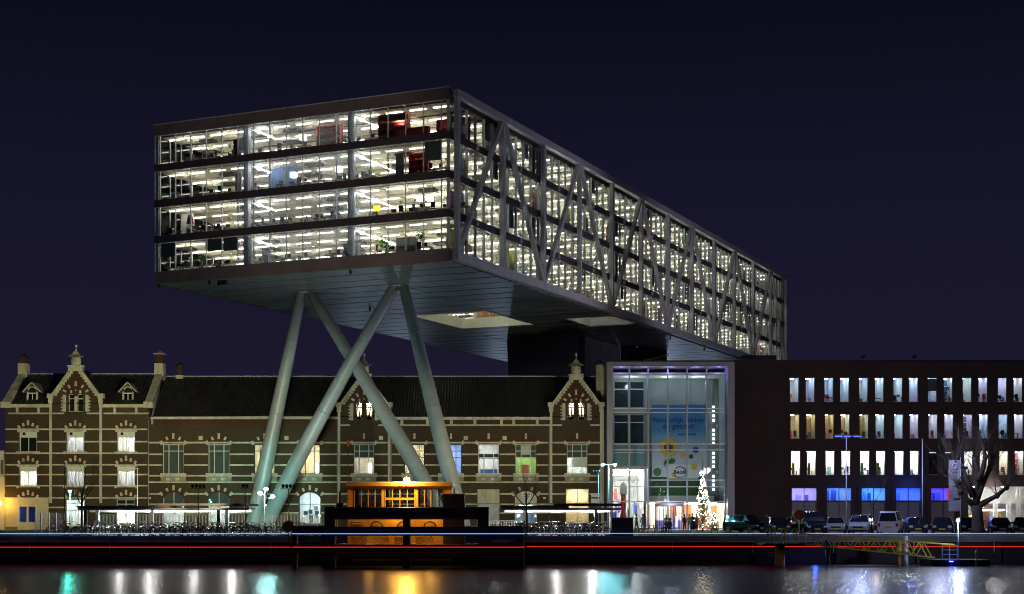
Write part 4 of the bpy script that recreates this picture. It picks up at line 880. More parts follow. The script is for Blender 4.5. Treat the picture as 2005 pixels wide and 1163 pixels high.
text('Natuurlijk lekker', 1329, 826.5, .92, navy, bn, .012, Y=BY-.03); text('en gezond', 1328, 839, .92, navy, bn, .012, Y=BY-.03)
text('Becel', 1331, 928, .70, navy, tub, .012)
B('small_print', bn, bx_(1328), bx_(1363), BY-.02, BY-.004, bz_(852.5), bz_(848.5), paint((.012, .10, .34)))
# entrance: revolving door, warm back wall, lamps
B('door_lintel', atr, fx(1269), fx(1421), YF-.12, YF+.3, fz(984.5), fz(982.5), 'mulldark')
rv = thing('revolving_door', 'round revolving glass door with a grey drum at the hall entrance', 'door', (fx(1312), YF+.6, 0), local=True)
MB().lathe([(1.8, fz(991.5)), (1.8, fz(984.8))], n=32).build('drum', 'steel', rv)
for k in range(18):
    a = 2*math.pi*k/18; B('door_post', rv, 1.72*math.cos(a)-.035, 1.72*math.cos(a)+.035, 1.72*math.sin(a)-.035, 1.72*math.sin(a)+.035, .05, fz(991.5), 'mulldark')
for k in range(4): a = .4+k*math.pi/2; MB().bar((0, 0, 1.3), (1.6*math.cos(a), 1.6*math.sin(a), 1.3), .03, 2.4).build('door_leaf', 'glass', rv)
MB().lathe([(1.9, .02), (1.9, .05)], n=32).build('floor_ring', 'mull', rv)
er = room(atr, fx(1266), fx(1420), YF+.9, YF+5.5, .03, fz(984), 'plaster', 55, (1, .80, .62), .85)
for x0, x1, c in ((1272, 1281, (.7, .7, .7)), (1344, 1362, (.5, .16, .05)), (1400, 1412, (.5, .2, .08)), (1320, 1332, (.45, .1, .08)), (1376, 1398, (.45, .2, .09))): B('wall_panel', er, fx(x0), fx(x1), YF+4.0, YF+4.2, .05, fz(988), paint(c))
B('reception_desk', er, fx(1288), fx(1340), YF+3, YF+3.6, .03, 1.1, paint((.2, .22, .6)))
for x in (1396, 1409): B('entrance_lamp', er, fx(x-4), fx(x+4), YF+.5, YF+.7, fz(990), fz(986), emis((1, .96, .9), 45.0))
B('blue_lamp', er, fx(1323), fx(1327), YF+.3, YF+.5, .3, 1.6, emis((.12, .2, 1), 8.0))

# ================================================================== dark brick office block
ob = thing('dark_office_block', 'four-storey dark brick office block with paired lit windows', 'building', (fx(1720), YF+10, 0))
ZO = fz(707)
WX = [1546.5, 1577.5, 1614, 1645, 1682, 1713, 1749.5, 1780, 1817, 1848, 1885, 1916, 1954, 1985, 2022, 2053]
RW = ((739, 787), (811, 858.5), (883, 930)); DX = (0, 1.2, 2.4)
opo = []
for r_, (ya, yb) in enumerate(RW):
    for x in WX: opo.append((x+DX[r_], x+DX[r_]+18, ya, yb))
GX = [(1550, 1600), (1619, 1668), (1687, 1735), (1754.5, 1804), (1823, 1872)]
for a, b_ in GX: opo.append((a, b_, 955, 1026))
opo.append((1896, 2090, 952, 1037))
mb = MB(); wall_grid(mb, fx(1435), fx(2110), 0, ZO, [(fx(a), fx(b_), fz(d), fz(c)) for a, b_, c, d in opo], YF, .32)
mb.quad((fx(1435), YF+16, 0), (fx(1435), YF+16, ZO), (fx(1435), YF, ZO), (fx(1435), YF, 0)); mb.quad((fx(1435), YF, ZO), (fx(1435), YF+16, ZO), (fx(2110), YF+16, ZO), (fx(2110), YF, ZO))
mb.build('wall', 'darkbrick', ob)
B('roof_edge', ob, fx(1434.8), fx(2110), YF-.06, YF+.3, ZO+.002, ZO+.12, 'black')
rr_ = random.Random(21)
WALLC = [(.60, .52, .66), (.52, .60, .64), (.62, .50, .56), (.62, .64, .66), (.50, .40, .52), (.60, .56, .46), (.66, .62, .62)]
for r_, (ya, yb) in enumerate(RW):
    for k in range(8):
        xa, xb = WX[2*k]+DX[r_], WX[2*k+1]+DX[r_]+18
        for x in (xa, xb-18): window(ob, x, x+18, ya, yb, (), (), 'mulldark', 1.1, sill=False); B('sill', ob, fx(x), fx(x+18), YF-.03, YF+.30, fz(yb+.1), fz(yb-.7), 'zinc')
        z0, z1 = fz(yb)-.25, fz(ya)+.22
        for side, xw in enumerate((xa, xb-18)):
            x0, x1 = (fx(xa)-.95, fx((xa+xb)/2)-.05) if side == 0 else (fx((xa+xb)/2)+.05, fx(xb)+.95)
            if r_ == 0: lamp, col = rr_.uniform(19, 34), (.72, .86, 1)
            elif r_ == 1: lamp, col = rr_.uniform(17, 30), ((1, .90, .70) if (k < 2 or (k == 2 and side == 0)) else (.74, .87, 1))
            else: lamp, col = (190 if k < 4 else 0), (.97, .97, 1)
            if r_ == 2 and k in (5, 6, 7): lamp = 50
            wc = rr_.choice([(.44, .38, .50), (.40, .48, .52), (.50, .42, .47), (.52, .56, .60), (.36, .28, .40), (.50, .49, .46), (.55, .52, .55), (.44, .49, .58)])
            if r_ == 1 and k < 2: wc = (.46, .40, .28)
            if r_ == 2: wc = rr_.choice([(.66, .64, .62), (.66, .55, .42), (.55, .58, .62)])
            xl = fx(xw); w_ = 18/K
            if not lamp:
                B('dark_room', ob, x0, x1, YF+1.4, YF+1.5, z0, z1, 'black'); B('light_sliver', ob, xl+.05, xl+w_-.05, YF+1.0, YF+1.1, z1-.42, z1-.34, emis((.9, .9, 1), 1.2)); continue
            ro = room(ob, x0, x1, YF+.34, YF+5.4, z0, z1, wc, lamp, col, .7)
            kind = rr_.randrange(5) if r_ != 2 else rr_.choice([0, 2, 4])
            dk = rr_.choice([(.05, .04, .06), (.25, .03, .06), (.10, .05, .16), (.04, .05, .12), (.3, .06, .03), (.10, .10, .11)])
            if kind == 0:                                       # open shelving on one side
                a0 = xl+w_*(.5 if rr_.random() < .5 else .0); B('cupboard', ro, a0, a0+w_*.5, YF+2.4, YF+2.8, z0+.02, z1-.35, paint(dk))
                for q_ in range(4): B('shelf', ro, a0+.04, a0+w_*.5-.04, YF+2.3, YF+2.39, z0+.6+.55*q_, z0+.66+.55*q_, 'grey')
            elif kind == 1: B('wall_poster', ro, x0+.3, x1-.2, YF+5.2, YF+5.3, z0+1.0, z0+rr_.uniform(1.7, 2.1), paint(rr_.choice([(.55, .06, .04), (.5, .1, .2), (.1, .3, .12), (.5, .3, .05)])))
            elif kind == 2: B('door', ro, xl+.1, xl+.62, YF+5.2, YF+5.3, z0+.02, z0+2.2, paint((.30, .33, .36)))
            elif kind == 3: B('low_cabinet', ro, xl-.1, xl+w_*.7, YF+3.4, YF+3.9, z0+.02, z0+1.2, paint(dk)); B('box', ro, xl+.15, xl+.5, YF+3.5, YF+3.8, z0+1.21, z0+1.6, paint((.4, .1, .25)))
            else: B('wall_board', ro, xl+.1, xl+w_, YF+5.2, YF+5.3, z0+1.5, z0+2.3, paint(dk))
            if rr_.random() < .55:
                dz_ = rr_.uniform(.82, 1.0); yd = YF+rr_.uniform(.9, 2.6); xs_ = xl+rr_.uniform(-.5, .3)
                B('desk', ro, xs_, xs_+1.3, yd, yd+.5, z0+dz_-.05, z0+dz_, rr_.choice(['black', 'wood', 'grey']))
                for q_ in (.05, 1.2): B('desk_leg', ro, xs_+q_, xs_+q_+.05, yd+.05, yd+.45, z0+.02, z0+dz_-.05, 'black')
                for q_ in range(rr_.randint(1, 2)): xx = xs_+rr_.uniform(.1, .8); hh = rr_.uniform(.22, .4); B('monitor', ro, xx, xx+rr_.uniform(.25, .45), yd+.2+.06*q_, yd+.23+.06*q_, z0+dz_+.04, z0+dz_+.04+hh, rr_.choice(['black', 'black', 'blind']))
            if rr_.random() < .6:
                xc = xl+rr_.uniform(-.1, .8); yc = YF+rr_.uniform(.6, 1.6); ch_ = rr_.choice(['black', 'black', 'red', 'blind'])
                B('chair_back', ro, xc, xc+.36, yc+.2, yc+.26, z0+.65, z0+rr_.uniform(1.1, 1.35), ch_); B('chair_seat', ro, xc-.03, xc+.39, yc-.15, yc+.25, z0+.5, z0+.58, ch_); B('chair_stem', ro, xc+.15, xc+.2, yc+.02, yc+.07, z0+.05, z0+.5, 'black'); B('chair_foot', ro, xc-.02, xc+.38, yc-.15, yc+.2, z0+.02, z0+.06, 'black')
            for q_ in range(rr_.randint(1, 4)):
                xx = xl+rr_.uniform(-.1, .9); yq = YF+2.7+.45*q_; ww = rr_.uniform(.15, .5); zq = z0+.02
                B('stored_item', ro, xx, xx+ww, yq, yq+.3, zq, zq+rr_.uniform(.4, 1.5), paint(rr_.choice([(.05, .05, .07), (.30, .04, .07), (.07, .09, .24), (.5, .5, .52), (.38, .08, .22), (.10, .22, .24), (.42, .16, .05), (.14, .12, .14)])))
            if r_ == 1 and (k < 2 or (k == 2 and side == 0)) and (k, side) != (0, 0):
                cm = MB()
                for j in range(16): xaa = x0+(x1-x0)*(j/16); xbb = x0+(x1-x0)*((j+1)/16); cm.quad((xaa, YF+3.6+.15*(j % 2), z0+.1), (xbb, YF+3.6+.15*((j+1) % 2), z0+.1), (xbb, YF+3.6+.15*((j+1) % 2), z1-.3), (xaa, YF+3.6+.15*(j % 2), z1-.3))
                cm.build('long_curtain', paint((.42, .33, .20), .9), ro)
            if r_ == 0 and k == 4 and side == 0: B('roller_blind', ro, xl, xl+w_, YF+.4, YF+.44, fz(765), fz(741), 'blind')
            if r_ == 0 and k == 4 and side == 1: text('60', xw+11, 763, .75, navy, ro, .02, Y=YF+2.0, name='wall_number')
            if r_ == 2 and k in (0, 2): B('tall_plant', ro, xl+.3, xl+.6, YF+1.0, YF+1.2, z0+.2, z0+1.7, 'leaf')
# ground-floor shop windows: blue-lit upper lights over dark glass
for k, (a, b_) in enumerate(GX):
    m_ = (a+b_)/2
    window(ob, a, b_, 955, 1026, (m_,), (980.5,), 'mulldark', 1.3, 'glass')
    c = [(.34, .28, 1), (.08, .22, 1), (.05, .24, 1), (.01, .07, 1), (.06, .05, 1)][k]; st_ = [30, 26, 32, 46, 22][k]
    ro = room(ob, fx(a)-.6, fx(b_)+.6, YF+.34, YF+3.0, fz(982), fz(953), 'plaster', st_, c, .9)
    for q in range(3): xx = rr_.uniform(a+2, b_-12); B('display_panel', ro, fx(xx), fx(xx+rr_.uniform(5, 11)), YF+1.8+.2*q, YF+1.9+.2*q, fz(981), fz(rr_.uniform(958, 970)), paint(rr_.choice([(.5, .5, .7), (.08, .1, .3), (.4, .2, .5), (.2, .4, .6)])))
    if k == 4: B('red_display', ro, fx(b_-13), fx(b_-3), YF+.8, YF+.9, fz(980), fz(958), emis((1, .03, .08), .8))
    B('reflection_panel', ob, fx(a)+.1, fx(b_)-.1, YF+.5, YF+.55, .3, fz(982.5), paint((.30, .29, .36), .5))  # purple-grey reflection in the lower panes put into this panel's colour
    B('shelf_head', ob, fx(a), fx(b_), YF+.30, YF+.62, fz(982.6), fz(981), 'mulldark')
    for s_ in (a-5, b_+5): B('pier_face', ob, fx(s_-2.4), fx(s_+2.4), YF-.10, YF+.02, 0, fz(950), 'darkbrick')
# recessed lit entrance at the right
lb = room(ob, fx(1896), fx(2090), YF+.34, YF+7, .02, fz(951), (.62, .62, .66), 0)
B('lobby_head', lb, fx(1945), fx(2090), YF+5.2, YF+5.4, fz(985), fz(952), 'white')
for x in (1912, 1968, 2030): B('downlight', lb, fx(x-3.5), fx(x+3.5), YF+.4, YF+.7, fz(953.5), fz(951.5), emis((1, .97, .92), 120.0))
B('lobby_brick', lb, fx(1938), fx(1958), YF+4, YF+4.3, .02, fz(985), 'redbrick')
for x in (1966, 1992): B('lobby_pillar', lb, fx(x-4), fx(x+4), YF+3, YF+3.5, .02, fz(984), 'white')
B('lobby_light', lb, fx(1940), fx(1985), YF+3.6, YF+3.7, fz(1000), fz(997), emis((1, 1, 1), 14.0)); B('lobby_light', lb, fx(1932), fx(1942), YF+2.6, YF+2.8, fz(989), fz(985), emis((1, 1, .97), 45.0))
B('red_signal', lb, fx(1937), fx(1939), YF+2.4, YF+2.5, fz(994), fz(992), emis((1, .06, .02), 18.0)); B('yellow_sign', lb, fx(1903), fx(1911), YF+1.0, YF+1.1, fz(1013), fz(1009), emis((.9, .8, .05), 1.6)); B('lobby_locker', lb, fx(1972), fx(1990), YF+3.6, YF+4.2, .02, fz(1000), paint((.2, .2, .22))); B('yellow_door', lb, fx(1970), fx(1975), YF+2.7, YF+2.8, .02, fz(1002), 'yellow')
for k in range(5): B('glazing_bar', lb, fx(1998), fx(2010), YF+1.2, YF+1.3, fz(975+12*k)-.05, fz(975+12*k)+.05, 'white')
for x in (1998, 2003): B('glazing_bar', lb, fx(x)-.12, fx(x)+.12, YF+1.2, YF+1.3, .02, fz(953), 'white')
# low plant room on the roof
pr = thing('rooftop_plant_room', 'low grey plant room on the roof where the raised block meets the brick block', 'roof box', (px(1485, YF+9), YF+9, ZO)); 
Yp = YF+6; MB().add([(px(1434, Yp), Yp, ZO), (px(1520, Yp), Yp, ZO), (px(1520, Yp), Yp, pz(697, Yp)), (px(1455, Yp), Yp, pz(697, Yp)), (px(1434, Yp), Yp+6, ZO), (px(1520, Yp), Yp+6, ZO), (px(1520, Yp), Yp+6, pz(697, Yp)), (px(1455, Yp), Yp+6, pz(697, Yp))], [(0, 1, 2, 3), (1, 5, 6, 2), (3, 2, 6, 7), (4, 0, 3, 7), (5, 4, 7, 6)]).build('casing', 'zinc', pr)
B('roof_lid', pr, px(1453, Yp), px(1521, Yp), Yp-.1, Yp+6.1, pz(696.9, Yp), pz(696, Yp), 'black')
# ================================================================== boat light trails, imitated by added tubes along the quay
def strip(name, label, x0, x1, Y, z, col, st, clip):  # glowing tubes stand in for boat light trails; brackets invented to carry them
    t_ = thing(name, label, 'light trail', ((x0+x1)/2, Y, z))
    MB().tube([(x0, Y, z), (x1, Y, z)], .025, 8).build('trail_tube', emis(col, st), t_)
    n = max(2, int((x1-x0)/3))
    for k in range(n+1):
        x = x0+(x1-x0)*k/n; B('bracket', t_, x-.025, x+.025, Y+.03, Y+clip, z-.03, z+.03, 'black')
        if z > 0: B('bracket_foot', t_, x-.02, x+.02, Y+clip-.04, Y+clip, .05, z, 'black')
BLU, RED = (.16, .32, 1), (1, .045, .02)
fl, frx = px(573, 105.5), px(1027, 105.5); ql, qr = px(569, 114.6), px(1031, 114.6)
strip('blue_trail_tube', 'blue tube imitating a boat light trail along the quay edge left of the moored boat', -45, ql, 114.75, .22, BLU, 1.7, .2)
strip('blue_trail_tube', 'blue tube imitating a boat light trail along the quay edge right of the moored boat', qr, 45, 114.75, .24, BLU, 1.7, .2)
strip('red_trail_tube', 'red tube imitating a boat light trail on the quay wall left of the moored boat', -45, ql, 114.60, -.78, RED, .95, .06)
strip('red_trail_tube', 'red tube imitating a boat light trail on the quay wall right of the moored boat', qr, 45, 114.60, -.75, RED, .95, .06)
strip('blue_trail_tube', 'blue tube imitating a boat light trail fixed across the dark timber mooring frame', fl, frx, 105.2, .315, BLU, 1.7, .15)
strip('red_trail_tube', 'red tube imitating a boat light trail fixed across the dark timber mooring frame', fl, frx, 105.2, -.60, RED, .95, .15)
# quay pipe rail
t_ = thing('quay_handrail', 'thin pale pipe running along the quay face below the coping', 'rail', (0, QY-.25, -.36))
MB().tube([(-60, QY-.24, -.36), (60, QY-.24, -.36)], .03, 6).build('pipe', 'yellow', t_)
for k in range(-9, 10): B('pipe_clip', t_, k*6-.03, k*6+.03, QY-.27, QY-.17, -1.2, -.30, 'zinc')

# ================================================================== mooring frame and boat
FY = 106.0
q = lambda x: px(x, FY); z_ = lambda y: pz(y, FY)
mf = thing('mooring_dolphin', 'massive dark timber mooring frame standing in the water before the boat', 'mooring frame', (q(795), FY, WZ))
for (a, b_, y0) in ((637, 657, 992), (790, 803.5, 1005), (936, 957, 993)): B('post', mf, q(a), q(b_), FY-.5, FY+.45, -6, z_(y0), 'fender')
mbq = MB().tube([(q(650), FY-.1, z_(1005)), (q(936), FY-.1, z_(1005))], .43, 16); mbq.build('top_beam', 'fender', mf)
for (a, b_) in ((1031, 1049), (1066, 1089)):
    B('beam', mf, q(657), q(790), FY-.35, FY+.3, z_(b_), z_(a), 'fender'); B('beam', mf, q(803.5), q(936), FY-.35, FY+.3, z_(b_), z_(a), 'fender')
for a in (573, 630): B('post', mf, q(a), q(a+9), FY-.3, FY+.5, -6, z_(1030), 'fender')
for y in (1038, 1074): MB().tube([(q(578), FY, z_(y)), (q(638), FY, z_(y))], .30, 12).build('fender_log', 'fender', mf)
B('end_block', mf, q(957), q(1027), FY-.4, FY+.5, -5, z_(1030), 'fender')
for y in (1057.5, 1061): B('ledge', mf, q(962), q(1010-(y-1057)*3), FY-.46, FY-.41, z_(y)-.03, z_(y)+.03, 'zinc')
for a in (1024.5,): B('edge_post', mf, q(a), q(a+3), FY-.5, FY-.41, -5, z_(1020), 'zinc')
for (a, b_) in ((690, 788), (806, 886)): B('waterline_rail', mf, q(a), q(b_), FY-.46, FY-.36, z_(1097), z_(1095), 'yellow')
BY2 = 110.0
q = lambda x: px(x, BY2); z_ = lambda y: pz(y, BY2)
bo = thing('moored_boat', 'wooden boat with a varnished deckhouse lit orange by its roof lamp', 'boat', (q(790), BY2+2, WZ))
hx0, hx1 = q(655), q(960)
MB().add([(hx0, BY2-1.3, -.55), (hx1, BY2-1.3, -.55), (hx1+1.2, BY2+1.2, -.45), (hx1, BY2+3.6, -.55), (hx0, BY2+3.6, -.55), (hx0-.8, BY2+1.2, -.55), (hx0+.4, BY2-.9, WZ-.4), (hx1-.4, BY2-.9, WZ-.4), (hx1+.3, BY2+1.2, WZ-.4), (hx1-.4, BY2+3.2, WZ-.4), (hx0+.4, BY2+3.2, WZ-.4), (hx0, BY2+1.2, WZ-.4)],
    [(0, 1, 7, 6), (1, 2, 8, 7), (2, 3, 9, 8), (3, 4, 10, 9), (4, 5, 11, 10), (5, 0, 6, 11), (5, 4, 3, 2, 1, 0)]).build('hull', 'black', bo)
B('rubbing_strake', bo, hx0+.1, hx1-.1, BY2-1.42, BY2-1.301, -.75, -.6, 'varnish')
B('deck', bo, hx0+.3, hx1-.3, BY2-1.2, BY2+3.5, -.54, -.45, 'wood')
x0, x1 = q(682), q(883); zb, ws, wt, zr = -.44, z_(993), z_(957), z_(952)
wins_b = [(694, 748), (754, 812), (818, 869)]
for nm, yy in (('front', BY2), ('back', BY2+2.9)):
    mb = MB(); n0 = len(mb.f); wall_grid(mb, x0, x1, zb, zr, [(q(a), q(b_), ws, wt) for a, b_ in wins_b], yy, .06); mb.build('deckhouse_wall', 'varnish', bo)
    for a, b_ in wins_b:
        wo = MB()
        for k in range(5): xx = q(a+(b_-a)*k/4); wo.box(xx-.03, xx+.03, yy-.02, yy+.05, ws, wt)
        if a == 754: wo.box(q(a), q(b_), yy-.015, yy+.045, z_(979), z_(974.5))
        wo = wo.build('window', 'varnish', bo)
        for k in range(4): B('pane', wo, q(a+(b_-a)*k/4)+.03, q(a+(b_-a)*(k+1)/4)-.03, yy+.01, yy+.02, ws, wt, 'glass')
for xx in (x0, x1): MB().box(xx-.03, xx+.03, BY2+.01, BY2+2.88, zb, zr).build('deckhouse_end', 'varnish', bo)
B('corner_post', bo, x0-.06, x0+.1, BY2-.1, BY2-.01, zb, zr, 'varnish'); B('corner_post', bo, x1-.1, x1+.06, BY2-.1, BY2-.01, zb, zr, 'varnish')
B('roof', bo, q(678), q(886), BY2-.45, BY2+3.2, zr, z_(946), 'varnish'); B('roof_cover', bo, q(679), q(885), BY2-.40, BY2+3.1, z_(946)+.002, z_(943.5), 'zinc')
for k in range(3): MB().tube([(q(738+52*k)+.42*math.cos(a*.35), BY2-.12, z_(1031)+.36*math.sin(a*.35)) for a in range(0, 10)], .05, 5).build('mooring_hoop', 'black', bo)
for k in range(4): B('side_locker', bo, q(690+42*k), q(722+42*k), BY2-.85, BY2-.4, -.44, -.44+.5, 'varnish')
for yy in (1020, 1024.5): B('vent_louvre', bo, q(690), q(712), BY2-.06, BY2-.005, z_(yy+2), z_(yy), 'yellow')
bx2 = B('deck_box', bo, q(869), q(911), BY2-1.25, BY2-.5, -.44, z_(970), 'band'); B('deck_box_lid', bx2, q(868), q(912), BY2-1.3, BY2-.45, z_(969.8), z_(967), 'varnish')
MB().tube([(q(681), BY2+.4, z_(960)), (q(668), BY2+.4, z_(960)), (q(664), BY2+.4, z_(964)), (q(664), BY2+.4, z_(986))], .075, 8).build('stove_pipe', 'zinc', bo)
B('pipe_base', bo, q(658), q(670), BY2+.2, BY2+.7, z_(1000), z_(985.5), 'black')
MB().tube([(q(889), BY2+.2, z_(1000)), (q(889), BY2+.2, z_(958)), (q(893), BY2+.2, z_(957))], .04, 6).build('mast_pipe', 'black', bo)
B('bench', bo, q(700), q(745), BY2+1.2, BY2+1.9, ws-.5, ws+.32, 'bark')
B('lamp_bracket', bo, q(797.3), q(798.7), BY2-.6, BY2-.42, zr, z_(938), 'black')
MB().lathe([(.06, 0), (.19, .06), (.19, .26), (.06, .33)], (q(798), BY2-.75, z_(944)), 10).build('roof_lamp', emis((1, .50, .06), 400.0), bo)
point((q(798), BY2-1.0, z_(941)), 1200, (1, .50, .08), .12, 'boat_lamp_light')
point((q(775), BY2-.75, z_(1010)), 60, (1, .50, .08), .4, 'boat_deck_light'); point((q(850), BY2-.75, z_(1010)), 45, (1, .50, .08), .4, 'boat_deck_light')
point((q(730), FY+1.2, z_(1056)), 24, (1, .5, .1), .3, 'boat_side_light'); point((q(845), FY+1.2, z_(1056)), 24, (1, .5, .1), .3, 'boat_side_light')

# ================================================================== cycle shelters and bicycles
def shed(name, label, a, b_, posts, lights, Y):
    q = lambda x: px(x, Y); t_ = thing(name, label, 'shelter', (q((a+b_)/2), Y, 0)); zt = pz(991, Y)
    mid = (a+b_)/2
    B('roof_deck', t_, q(a), q(mid+14), Y-2.4, Y+2.2, zt-.16, zt, 'band'); B('roof_deck', t_, q(mid-14), q(b_), Y-2.3, Y+2.3, zt+.02, zt+.20, 'band')
    B('ceiling', t_, q(a+3), q(b_-3), Y-2.2, Y+2.1, zt-.26, zt-.17, 'white'); B('fascia_edge', t_, q(a+1), q(b_-1), Y-2.32, Y-2.21, zt-.34, zt-.17, 'zinc')
    B('lit_beam', t_, q(a+6), q(b_-6), Y+.5, Y+.7, zt-.50, zt-.27, 'grey')
    for x, m_ in posts: B('post', t_, q(x)-.13, q(x)+.13, Y-1.4, Y-1.15, 0, zt-.27, m_)
    for x, en in lights: B('shelter_lamp', t_, q(x)-.7, q(x)+.7, Y-.3, Y-.1, zt-.33, zt-.27, emis((1, .97, .93), en)); point((q(x), Y-.3, zt-.6), en*19, (1, .96, .92), .25, 'shelter_light')
    MB().bar((q(posts[0][0]+12), Y-1.2, .5), (q(posts[0][0]+24), Y-1.2, zt-.3), .08).build('brace', 'white', t_)
    return t_
shed('cycle_shelter', 'long flat-roofed cycle shelter with lit white ceiling left of the slanted legs', 166, 497, ((176, 'black'), (199, 'white'), (305, 'white'), (434, 'black'), (450, 'white')), ((235, 9.0), (298, 50.0), (380, 10.0), (455, 16.0)), 127)
shed('cycle_shelter', 'flat-roofed cycle shelter with bright edge light beside the glass entrance', 982, 1214, ((1026, 'white'), (1165, 'band'), (1195, 'white')), ((1026, 40.0), (1090, 12.0), (1160, 26.0)), 127)
CHROME = mat('chrome', (.62, .62, .63), .18, .9, .05)
def make_bike(col):
    t_ = thing('bicycle', '', 'bicycle', local=True)
    for x in (-.52, .52):
        MB().tube([(x+.34*math.cos(a*.4488), 0, .35+.34*math.sin(a*.4488)) for a in range(14)], .021, 5, True).build('wheel', 'rubber', t_)
    for x in (-.52, .52): MB().tube([(x+.305*math.cos(a*.4488), 0, .35+.305*math.sin(a*.4488)) for a in range(14)], .014, 4, True).build('rim', CHROME, t_)
    sp = MB()
    for x in (-.52, .52):
        for k in range(6): a = k*math.pi/6; sp.bar((x-.32*math.cos(a), 0, .35-.32*math.sin(a)), (x+.32*math.cos(a), 0, .35+.32*math.sin(a)), .007)
    sp.build('spokes', 'mull', t_, 'stuff')
    f_ = MB(); P = dict(bb=(-.08, 0, .30), seat=(-.25, 0, .82), head=(.32, 0, .80), fork=(.52, 0, .35), rear=(-.52, 0, .35), hb=(.27, 0, 1.02))
    for a, b_ in (('bb', 'seat'), ('bb', 'head'), ('seat', 'head'), ('bb', 'rear'), ('seat', 'rear'), ('head', 'fork'), ('head', 'hb')): f_.tube([P[a], P[b_]], .019, 5)
    f_.build('frame', paint(col, .3, .2), t_)
    MB().tube([(.12, -.30, 1.04), (.24, -.22, 1.04), (.28, 0, 1.02), (.24, .22, 1.04), (.12, .30, 1.04)], .015, 5).build('handlebar', CHROME, t_)
    MB().add([(-.42, -.10, .93), (-.42, .10, .93), (-.14, .03, .92), (-.14, -.03, .92), (-.40, -.07, .86), (-.40, .07, .86), (-.16, .02, .88), (-.16, -.02, .88)], [(0, 1, 2, 3)[::-1], (4, 5, 6, 7), (0, 4, 7, 3), (1, 2, 6, 5), (0, 1, 5, 4), (2, 3, 7, 6)]).build('saddle', 'rubber', t_)
    MB().tube([(-.52+.40*math.cos(a), 0, .35+.40*math.sin(a)) for a in (.7, 1.2, 1.7, 2.3, 2.9)], .028, 4).build('mudguard', CHROME, t_)
    MB().lathe([(.05, 0), (.05, .05)], (.36, 0, .88), 8).build('headlamp', 'white', t_)
    return t_
protos = [make_bike(c) for c in ((.03, .03, .035), (.35, .35, .36), (.16, .02, .02), (.03, .08, .06), (.05, .07, .16), (.5, .5, .47))]
usedp = [False]*6; rbk = random.Random(4)
def bike(x, Y, lab, grp, yaw, num):
    k = rbk.randrange(6); src = protos[k]
    o = src if not usedp[k] else copy_tree(src); usedp[k] = True
    o.location = (x, Y, 0); o.rotation_euler = (rbk.uniform(-.08, .08), 0, yaw); s_ = rbk.uniform(.96, 1.06); o.scale = (s_, s_, s_)
    cn = ['black', 'silver', 'dark red', 'dark green', 'dark blue', 'white'][k]
    tag(o, f'{cn} bicycle, {ORD(num)} from the left {lab}', 'bicycle', f'{cn} bicycles {grp}')
def row(a, b_, Y, sp, lab, grp):
    x = px(a, Y); num = 0
    while x < px(b_, Y):
        if rbk.random() > .08: num += 1; bike(x+rbk.uniform(-.05, .05), Y+rbk.uniform(-.15, .15), lab, grp, R(rbk.choice([90, 90, 60, 65, 115, 120, 20, 270]))+rbk.uniform(-.2, .2), num)
        x += sp*rbk.uniform(.8, 1.25)
row(112, 470, 119.6, .62, 'in the railing row left of the legs', 'front row left')
row(180, 495, 124.5, .50, 'under the long left shelter', 'under left shelter')
row(478, 605, 120.5, .60, 'between legs and mooring frame', 'row right of the legs')
row(1032, 1182, 119.6, .50, 'in the row before the right shelter', 'front row right')
row(968, 1185, 124.5, .46, 'under the right shelter', 'under right shelter')
def railing(name, label, x0, x1, Y, h_, n, m_, bars=0, r=.02):
    t_ = thing(name, label, 'railing', ((x0+x1)/2, Y, 0))
    MB().tube([(x0, Y, h_), (x1, Y, h_)], r, 6).build('top_rail', m_, t_)
    MB().tube([(x0, Y, h_*.12 if bars else h_*.5), (x1, Y, h_*.12 if bars else h_*.5)], r*.8, 6).build('lower_rail', m_, t_)
    for k in range(n+1): x = x0+(x1-x0)*k/n; B('post', t_, x-r*1.2, x+r*1.2, Y-r, Y+r, 0, h_, m_)
    if bars:
        mb = MB(); nb_ = int((x1-x0)/bars)
        for k in range(nb_): x = x0+(k+.5)*bars; mb.box(x-.012, x+.012, Y-.012, Y+.012, h_*.12, h_)
        mb.build('baluster', m_, t_, 'stuff')
    return t_
railing('low_railing', 'low black tube railing before the left bicycles', px(112, 117), px(603, 117), 117, .42, 12, 'black', r=.025)
railing('low_railing', 'low black tube railing before the right bicycles', px(1030, 117), px(1195, 117), 117, .42, 5, 'black', r=.025)
railing('bar_fence', 'upright bar fence in front of the hall left of the legs', px(190, 150), px(478, 150), 150, 1.7, 9, 'zinc', .14)
railing('bar_fence', 'upright bar fence between the legs and the boat', px(505, 150), px(650, 150), 150, 1.7, 5, 'zinc', .14)
railing('bar_fence', 'short white bar fence right of the boat', px(958, 132), px(1008, 132), 132, 1.15, 3, 'white', .14)
mt = thing('mesh_fence', 'tall see-through mesh fence panels on the quay at the left', 'fence', (px(95, 117), 117, 0)); mq = lambda x: px(x, 117)
mb = MB()
for k in range(46): x = mq(69)+(mq(125)-mq(69))*k/45; mb.box(x-.006, x+.006, 116.995, 117.005, -.2, 1.78)
for k in range(14): mb.box(mq(69), mq(125), 116.99, 117.0, .02+.13*k, .03+.13*k)
mb.build('wire_mesh', 'zinc', mt, 'stuff')
for x in (69, 80, 96, 110, 125): B('post', mt, mq(x)-.03, mq(x)+.03, 116.96, 117.04, -.3, 1.82, 'zinc')
bxt = thing('dark_cabinet', 'dark square service cabinet on the quay edge before the right shelter', 'cabinet', (px(1217, 116), 116, 0))
